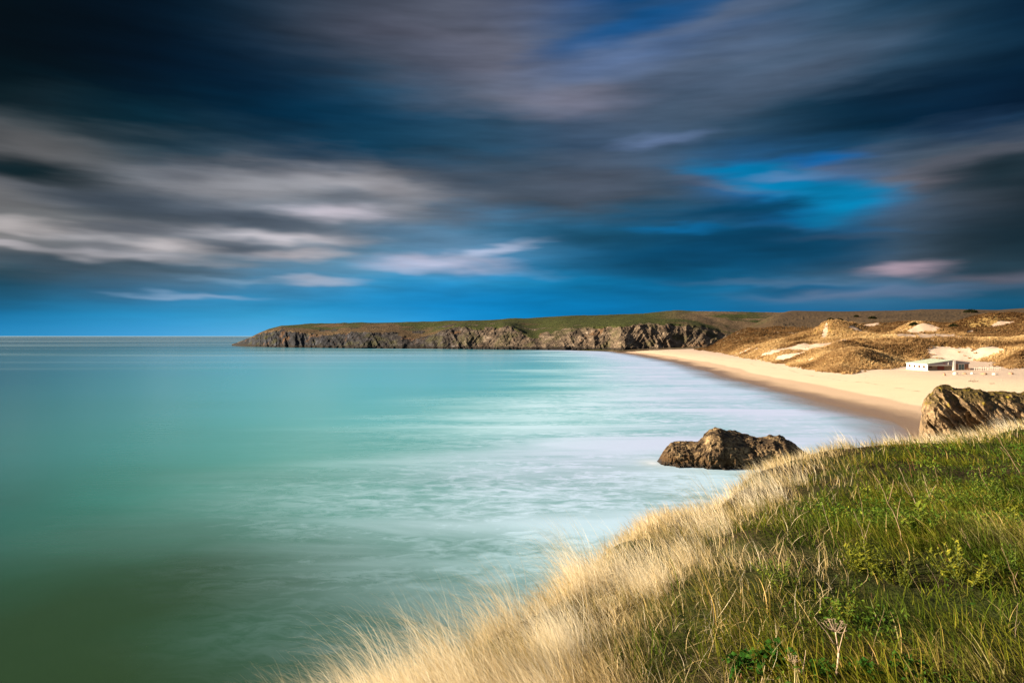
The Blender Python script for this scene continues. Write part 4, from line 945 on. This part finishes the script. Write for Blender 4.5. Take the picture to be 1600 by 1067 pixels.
def dock(px, py, n, size, lab, seed):
    g = np.random.default_rng(seed); X, Y, Z = pick_turf(px, py + 6); t = empty('dock_plant', (X, Y, Z)); tag(t, lab, 'plant', 'broad-leaved plants at the bottom of the turf')
    V, F, tone, off = [], [], [], 0
    for k in range(n):
        a = g.uniform(0, 2 * math.pi); L = size * g.uniform(.6, 1.15); W = L * .27; el0 = g.uniform(.5, 1.25); tn = g.uniform(.2, .9); m = 9
        c = np.array([math.cos(a), math.sin(a)]); s = np.array([-c[1], c[0]]); pos = np.array([g.normal(0, .35) * size * .5, g.normal(0, .35) * size * .5, .04]); 
        for i in range(m):
            u = i / (m - 1); w = W * .5 * math.sin(math.pi * min(1, u * .9 + .08)) ** .7 * (1.15 - .4 * u) + .0012; ang = el0 - 1.5 * u * u
            if i: pos = pos + np.array([c[0] * math.cos(ang), c[1] * math.cos(ang), math.sin(ang)]) * L / (m - 1)
            wv = .012 * math.sin(i * 1.9 + k)
            for q, zz in ((-1, .22 * w + wv), (0, 0), (1, .22 * w - wv)): V.append(pos + np.array([s[0] * w * q, s[1] * w * q, zz])); tone.append(tn)
            if i:
                b = off + i * 3
                F += [(b - 3, b - 2, b + 1, b), (b - 2, b - 1, b + 2, b + 1)]
        off += m * 3
    o = fast_mesh('leaves', np.array(V), [np.array(F)], dict(tone=np.array(tone), up=np.ones(len(V))), True); link('leaves', o, t, DOCK)
    bm = bmesh.new(); tube(bm, [(0, 0, -.06), (0, 0, .0), (0.004, 0, .03)], [.012, .012, .008], 7); bm_obj('crown_root', bm, STEMR, t, True)
leafy(1364, 890, .20, .24, 20, .060, YELL, 'yellow-green feathery plant left of centre in the turf, below the forked stalk', 1, tone=.45)
leafy(1511, 905, .24, .24, 24, .055, YELL, 'broad yellow-green plant with curled leaves, crossed by a reddish stalk', 2, tone=.55)
leafy(1588, 842, .26, .30, 24, .060, YELL, 'pale yellow-green bush by the right edge below the dark grass', 3, tone=.5)
leafy(1325, 965, .10, .17, 10, .034, YELL, 'small bright yellow-green sprig just above the dry flower head', 4, tone=.6)
leafy(1412, 908, .14, .17, 14, .036, YELL, 'greyish yellow-green plant between the two larger feathery ones', 5, tone=.3)
leafy(1515, 795, .50, .30, 46, .060, LEAF, 'wide patch of bushy green herbs below the golden crag', 6, tone=.62)
leafy(1443, 832, .22, .24, 16, .085, LEAF, 'rounded green-leaved plant right of the forked brown stalk', 7, tone=.6)
leafy(1580, 785, .38, .26, 28, .060, LEAF, 'bushy green herbs near the right edge, level with the wide patch', 8, tone=.5)
leafy(1378, 775, .30, .26, 20, .065, LEAF, 'light green herbs at the foot of the two pale leaning stalks', 9, tone=.7)
leafy(1545, 768, .26, .28, 18, .070, LEAF, 'tall green sprigs in dark grass beside the thick blurred stalk', 10, tone=.6)
leafy(1230, 905, .22, .15, 20, .032, LEAF, 'low bright green herbs between bleached grass and green turf', 11, tone=.68)
leafy(1590, 895, .20, .22, 14, .045, LEAF, 'dark green herbs tucked under the pale bush by the right edge', 12, tone=.45)
dock(1212, 1046, 34, .15, 'dock with dark glossy leaves left of the small broken flower head', 13)
dock(1160, 1056, 24, .13, 'dock with ragged leaves, leftmost along the bottom edge', 14)
dock(1345, 1060, 26, .12, 'dock with lobed leaves right of the thick forked stalk', 15)
dock(1282, 1064, 20, .11, 'low dock leaves between the two dry flower heads', 16)
dock(1420, 1052, 22, .12, 'dock with narrow leaves, rightmost along the bottom edge', 17)

# ------------------------------------------------------------------ the lifeguard building on the beach
def brick_mat(name, a, b, mortar):
    m = Mat(name); t = m.N.new('ShaderNodeTexBrick'); g = m.N.new('ShaderNodeTexCoord').outputs['Object']
    mp = m.N.new('ShaderNodeMapping'); mp.inputs['Rotation'].default_value = (R(90), 0, 0); m.L.new(g, mp.inputs[0]); m.L.new(mp.outputs[0], t.inputs['Vector'])
    t.inputs['Color1'].default_value = (*a, 1); t.inputs['Color2'].default_value = (*b, 1); t.inputs['Mortar'].default_value = (*mortar, 1); t.inputs['Scale'].default_value = 2.2
    m.set(Base_Color=t.outputs[0], Roughness=.9, Specular_IOR_Level=.2); return m.m
def build_station():
    x0, y0 = 140.0, 230.0; z0 = float(land_z(x0 + 6, y0 + 2)) - .03
    t = empty('lifeguard_station', (x0, y0, z0)); tag(t, 'low beach building with pale green sloping roof and white side wall', 'building')
    white = simple('white_render', (.82, .80, .74), .85, .06, 1.2); block = brick_mat('brown_block', (.20, .145, .10), (.25, .185, .125), (.16, .13, .10)); brick = brick_mat('red_brick', (.24, .11, .065), (.29, .14, .08), (.20, .16, .12))
    roofm = simple('green_roof_sheet', (.52, .60, .50), .6, .08, .8); board = simple('grey_board', (.24, .22, .235), .8, .12, 2.0); red = simple('oxide_red_paint', (.16, .032, .018), .6, .15, 3.0)
    glass = simple('dark_teal_glass', (.03, .085, .10), .12, .3, 1.0, spec=.8); dark = simple('dark_recess', (.05, .03, .022), .8, .1, 2.0); frame = simple('cream_frame', (.72, .70, .62), .6, .05, 2.0); conc = simple('concrete_plinth', (.42, .38, .34), .9, .1, 1.5)
    B = bmesh.new
    bm = B(); box(bm, -.1, 14.4, -1.1, 12.5, -.9, .05); bm_obj('plinth', bm, conc, t, bev=.02)
    w = bm = B(); box(bm, 0, .25, .05, 12.1, .05, 2.2)
    sw = bm_obj('side_wall', bm, white, t)
    for yy in (1.9, 4.6, 7.35, 10.2):
        bm = B(); box(bm, -.035, .05, yy - .62, yy + .62, .80, 1.66); o = bm_obj('window', bm, red, t)
        bm = B(); box(bm, -.05, -.035, yy - .50, yy + .50, .9, 1.56); bm_obj('pane', bm, dark, o)
        bm = B(); box(bm, -.09, -.0, yy - .68, yy + .68, .72, .80); bm_obj('sill', bm, frame, o)
    bm = B(); box(bm, -.14, 0, .55, .95, .55, 1.0); bm_obj('lifebelt_box', bm, simple('signal_red', (.55, .08, .03), .5, .1), t, bev=.02)
    def slope(x): return 2.2 + (x / 8.6) * 1.3
    bm = B(); box(bm, .25, 8.6, .75, .95, .05, slope(.25), slope(8.6) - slope(.25)); bm_obj('front_wall', bm, block, t)
    bm = B(); box(bm, .25, 8.6, 11.85, 12.1, .05, slope(.25), slope(8.6) - slope(.25)); bm_obj('back_wall', bm, white, t)
    bm = B(); box(bm, 8.6, 8.85, .75, 12.1, .05, 3.5); bm_obj('side_wall', bm, white, t)
    # roof sheet with ribs
    bm = B(); X0, X1 = -.30, 8.80
    box(bm, X0, X1, -.12, 12.45, slope(X0) + .03, slope(X0) + .15)
    for v in bm.verts:
        if v.co.x > 4: v.co.z += slope(X1) - slope(X0)
    for k in range(24):
        yy = .1 + k * .52; a = B(); 
        vs = [(X0, yy, slope(X0) + .15), (X0, yy + .06, slope(X0) + .15), (X1, yy + .06, slope(X1) + .15), (X1, yy, slope(X1) + .15)]
        lo = [bm.verts.new(p) for p in vs]; hi = [bm.verts.new((p[0], p[1], p[2] + .035)) for p in vs]; a.free()
        bm.faces.new(hi[::-1]); 
        for i in range(4): bm.faces.new((lo[i], lo[(i + 1) % 4], hi[(i + 1) % 4], hi[i]))
    bm_obj('roof', bm, roofm, t)
    # gable boarding over the recess, with a small emblem and a white pipe
    bm = B(); lo = [(.30, 0, 1.75), (8.45, 0, 1.75), (8.45, 0, slope(8.45)), (.30, 0, slope(.30))]
    f = [bm.verts.new(p) for p in lo]; b = [bm.verts.new((p[0], .12, p[2])) for p in lo]
    bm.faces.new(f); bm.faces.new(b[::-1])
    for i in range(4): bm.faces.new((f[i], b[i], b[(i + 1) % 4], f[(i + 1) % 4]))
    gb = bm_obj('gable_boarding', bm, board, t)
    bm = B(); bmesh.ops.create_cone(bm, cap_ends=True, segments=24, radius1=.55, radius2=.55, depth=.03, matrix=Matrix.Translation((5.6, -.018, 2.38)) @ Matrix.Rotation(R(90), 4, 'X') @ Matrix.Diagonal((1, .42, 1, 1))); bm_obj('emblem', bm, simple('faded_red_sign', (.22, .11, .10), .7, .2), gb)
    bm = B(); tube(bm, [(7.0, -.05, 1.9), (7.0, -.05, 2.85)], .05, 8); bm_obj('pipe', bm, frame, gb, True)
    bm = B(); box(bm, .30, 8.45, -.03, .0, 1.68, 1.80); bm_obj('fascia_trim', bm, frame, gb)
    bm = B(); box(bm, .9, 2.0, .66, .748, .90, 1.55); o = bm_obj('window', bm, red, t)
    bm = B(); box(bm, 1.0, 1.9, .64, .658, .98, 1.47); bm_obj('pane', bm, dark, o)
    bm = B(); box(bm, 3.85, 6.1, .64, .748, .06, 1.72); o = bm_obj('double_door', bm, red, t)
    for k in range(3):
        bm = B(); box(bm, 4.33 + k * .56, 4.36 + k * .56, .622, .638, .1, 1.68); bm_obj('joint_strip', bm, dark, o)
    bm = B(); box(bm, 8.60, 9.45, -.12, .74, .05, 3.62); bm_obj('pillar', bm, white, t, bev=.015)
    # lean-to with the glazed door
    bm = B(); box(bm, 9.45, 14.1, .30, 7.0, .05, 3.30, -.55); bm_obj('annex_wall', bm, brick, t)
    bm = B(); box(bm, 9.46, 14.3, .05, .30, 2.30, 3.32, -.57); bm_obj('annex_fascia', bm, board, t)
    bm = B(); box(bm, 9.46, 14.35, .0, 7.2, 3.33, 3.42)
    for v in bm.verts:
        if v.co.x > 12: v.co.z -= .56
    bm_obj('annex_roof', bm, simple('grey_felt', (.20, .19, .20), .9, .1), t)
    bm = B(); box(bm, 10.55, 12.6, .20, .296, .06, 2.28); d = bm_obj('glazed_door', bm, frame, t)
    for a in (10.67, 11.62):
        bm = B(); box(bm, a, a + .86, .17, .198, .18, 2.14); bm_obj('pane', bm, glass, d)
    bm = B(); box(bm, 11.56, 11.59, .14, .168, .95, 1.25); bm_obj('handle', bm, dark, d)
build_station()

def build_beach_furniture():
    paint = simple('weathered_white_paint', (.74, .66, .58), .7, .12, 3.0); wood = simple('brown_timber', (.20, .10, .05), .8, .2, 4.0)
    g = random.Random(9)
    n = 15; ax, ay, bx, by = 153.7, 226.6, 160.6, 224.4
    t = empty('picket_fence', (ax, ay, float(land_z(ax, ay)))); tag(t, 'short row of white posts on the sand right of the beach building', 'fence')
    P = []
    for i in range(n):
        u = i / (n - 1); x, y = ax + (bx - ax) * u, ay + (by - ay) * u; z = float(land_z(x, y)); P.append((x - ax, y - ay, z - t.location.z))
        bm = bmesh.new(); h = g.uniform(.85, 1.15); w = g.choice((.10, .13, .19)); box(bm, -w, w, -.05, .05, -.3, h)
        o = bm_obj('post', bm, paint, t, bev=.015); o.location = P[-1]; o.rotation_euler = (g.uniform(-.05, .05), g.uniform(-.08, .08), g.uniform(-.2, .2))
    for hz_ in (.35, .72):
        bm = bmesh.new(); tube(bm, [(x, y - .09, z + hz_) for x, y, z in P], .035, 6); bm_obj('rail', bm, wood if hz_ < .5 else paint, t)
    x, y = 152.55, 227.6
    t = empty('picnic_table', (x, y, float(land_z(x, y))), .4); tag(t, 'brown picnic table between the glazed door and the white posts', 'table')
    bm = bmesh.new(); [box(bm, -.8, .8, -.36 + k * .19, -.20 + k * .19, .72, .76) for k in range(4)]; bm_obj('table_top', bm, wood, t)
    for s in (-.72, .60):
        bm = bmesh.new(); box(bm, -.8, .8, s - .06, s + .18, .42, .46); bm_obj('bench', bm, wood, t)
    for s in (-.6, .6):
        bm = bmesh.new(); tube(bm, [(s, -.7, -.05), (s, -.2, .71)], .045, 4); tube(bm, [(s, .7, -.05), (s, .2, .71)], .045, 4); tube(bm, [(s, -.72, .40), (s, .72, .40)], .04, 4); bm_obj('leg_frame', bm, wood, t)
    stone = simple('beach_boulder', (.34, .22, .14), .85, .35, 1.6); pale = simple('pale_boulder', (.66, .57, .50), .85, .2, 1.6)
    BL = [(1476, 587, .75, .95, stone, 'small upright brown boulder, leftmost in the line in front of the beach building'), (1493, 585.5, 1.45, .95, pale, 'whitest and largest boulder in the line, below the white pillar'),
          (1507.5, 585, 1.15, .62, stone, 'tan boulder in the line below the glazed door'), (1519.5, 584.5, 1.15, .62, pale, 'pale low boulder in the line below the picnic table'),
          (1538, 585.5, 1.6, .68, stone, 'long tan boulder in the line below the middle of the white posts'), (1555, 585.8, 1.55, .62, pale, 'flat pale boulder in the line below the end of the white posts'), (1580, 585, 1.35, .75, stone, 'reddish-brown boulder standing alone at the right end of the line')]
    for k, (px, py, w, h, mt, lab) in enumerate(BL):
        x, y, z = pick_land(px, py); me = bpy.data.meshes.new('boulder'); bm = bmesh.new(); bmesh.ops.create_icosphere(bm, subdivisions=4, radius=1)
        co = np.array([v.co[:] for v in bm.verts]); d = 1 + .30 * fbm(co[:, 0] * 1.1 + k * 7, co[:, 1] * 1.1, co[:, 2] * 1.1, 3, 400 + k) + .10 * ridged(co[:, 0] * 3, co[:, 1] * 3, co[:, 2] * 3 + k, 3, 420)
        for v, s in zip(bm.verts, d): v.co = Vector((v.co.x * s * w * .5, v.co.y * s * w * .42, v.co.z * s * h * .62 + h * .3))
        bm.to_mesh(me); bm.free(); me.polygons.foreach_set('use_smooth', [True] * len(me.polygons))
        o = link('boulder', me, None, mt); o.location = (x, y, z); o.rotation_euler = (0, 0, k * 1.3); tag(o, lab, 'boulder', 'boulders set in a line in front of the beach building')
    for k, (px, py, L, lab) in enumerate([(1518, 596, 1.5, 'dark driftwood branch on the open sand below the boulders, left of two'), (1525, 596.5, 1.7, 'dark driftwood branch on the open sand below the boulders, right of two'), (1551, 599.5, 1.3, 'thin dark stick lying flat on the sand above the golden crag')]):
        x, y, z = pick_land(px, py); bm = bmesh.new()
        up = .9 if k < 2 else .08
        tube(bm, stem_path((-L / 2, 0, .05), (L / 2, .2, .12), g, .05, 6), [.09, .08, .07, .06, .05, .03])
        tube(bm, stem_path((-L * .1, 0, .06), (L * (.1 - .3 * k), .2, up), g, .05, 5), [.07, .06, .05, .04, .02]); tube(bm, stem_path((L * .2, .05, .08), (L * .45, -.3, up * .7), g, .05, 5), [.05, .045, .04, .03, .02])
        o = bm_obj('driftwood', bm, simple('dark_driftwood', (.17, .11, .08), .85, .3, 5.0), None, True); o.location = (x, y, z); tag(o, lab, 'driftwood', 'driftwood on the beach')
build_beach_furniture()

def build_scrub():
    mt = blade_material('gorse_leaves', (.012, .014, .006), [(0, (.006, .008, .004)), (.5, (.014, .018, .008)), (1, (.035, .038, .014))], .15); g = np.random.default_rng(61)
    SC = [(1516, 487.5, 13, 3.4, 'dark thicket standing on the skyline above the beach building'), (1338, 494.5, 4.5, 2.0, 'small dark bush on the heath hill above the dune peak'), (1363, 497, 7, 2.0, 'low dark bush right of the dune peak, below the skyline'),
          (1298, 499.5, 6, 2.2, 'dark scrub on the crest of the dune peak'), (1312, 501, 7, 2.4, 'dark scrub on the right shoulder of the dune peak'), (1428, 508, 5, 2.0, 'dark scrub on the rim left of the upper sand hollow'), (1490, 512, 7, 2.6, 'dark scrub on the slope right of the upper sand hollow')]
    for k, (px, py, w, h, lab) in enumerate(SC):
        x, y, z = pick_land(px, py + 1.0); n = int(900 * w / 6)
        a = g.uniform(0, 2 * math.pi, n); q = np.sqrt(g.random(n)) * w * .5; zz = h * np.sqrt(np.clip(1 - (q / (w * .5)) ** 2, 0, 1)) * g.uniform(.3, 1.0, n) * (1 + .35 * fbm(np.cos(a) * 2 + k, np.sin(a) * 2, 0, 2, 500))
        P = np.stack([np.cos(a) * q, np.sin(a) * q, zz - .1], -1)
        V, T, tn, u = leaf_cloud(P, rand_dirs(g, n, .5), rand_dirs(g, n, .3), g.uniform(.5, .9, n), g.uniform(.3, .5, n), g.random(n))
        t = empty('bush', (x, y, z)); tag(t, lab, 'bush', 'dark bushes on the dunes and the hill'); link('foliage', fast_mesh('foliage', V, [T], dict(tone=tn, up=u), False), t, mt)
        bm = bmesh.new(); [tube(bm, [(0, 0, -.3), (math.cos(b) * w * .12, math.sin(b) * w * .12, h * .35), (math.cos(b) * w * .28, math.sin(b) * w * .28, h * .6)], [.14, .1, .05], 5) for b in (0, 1.6, 3.1, 4.6)]; bm_obj('stems', bm, STEM, t)
build_scrub()
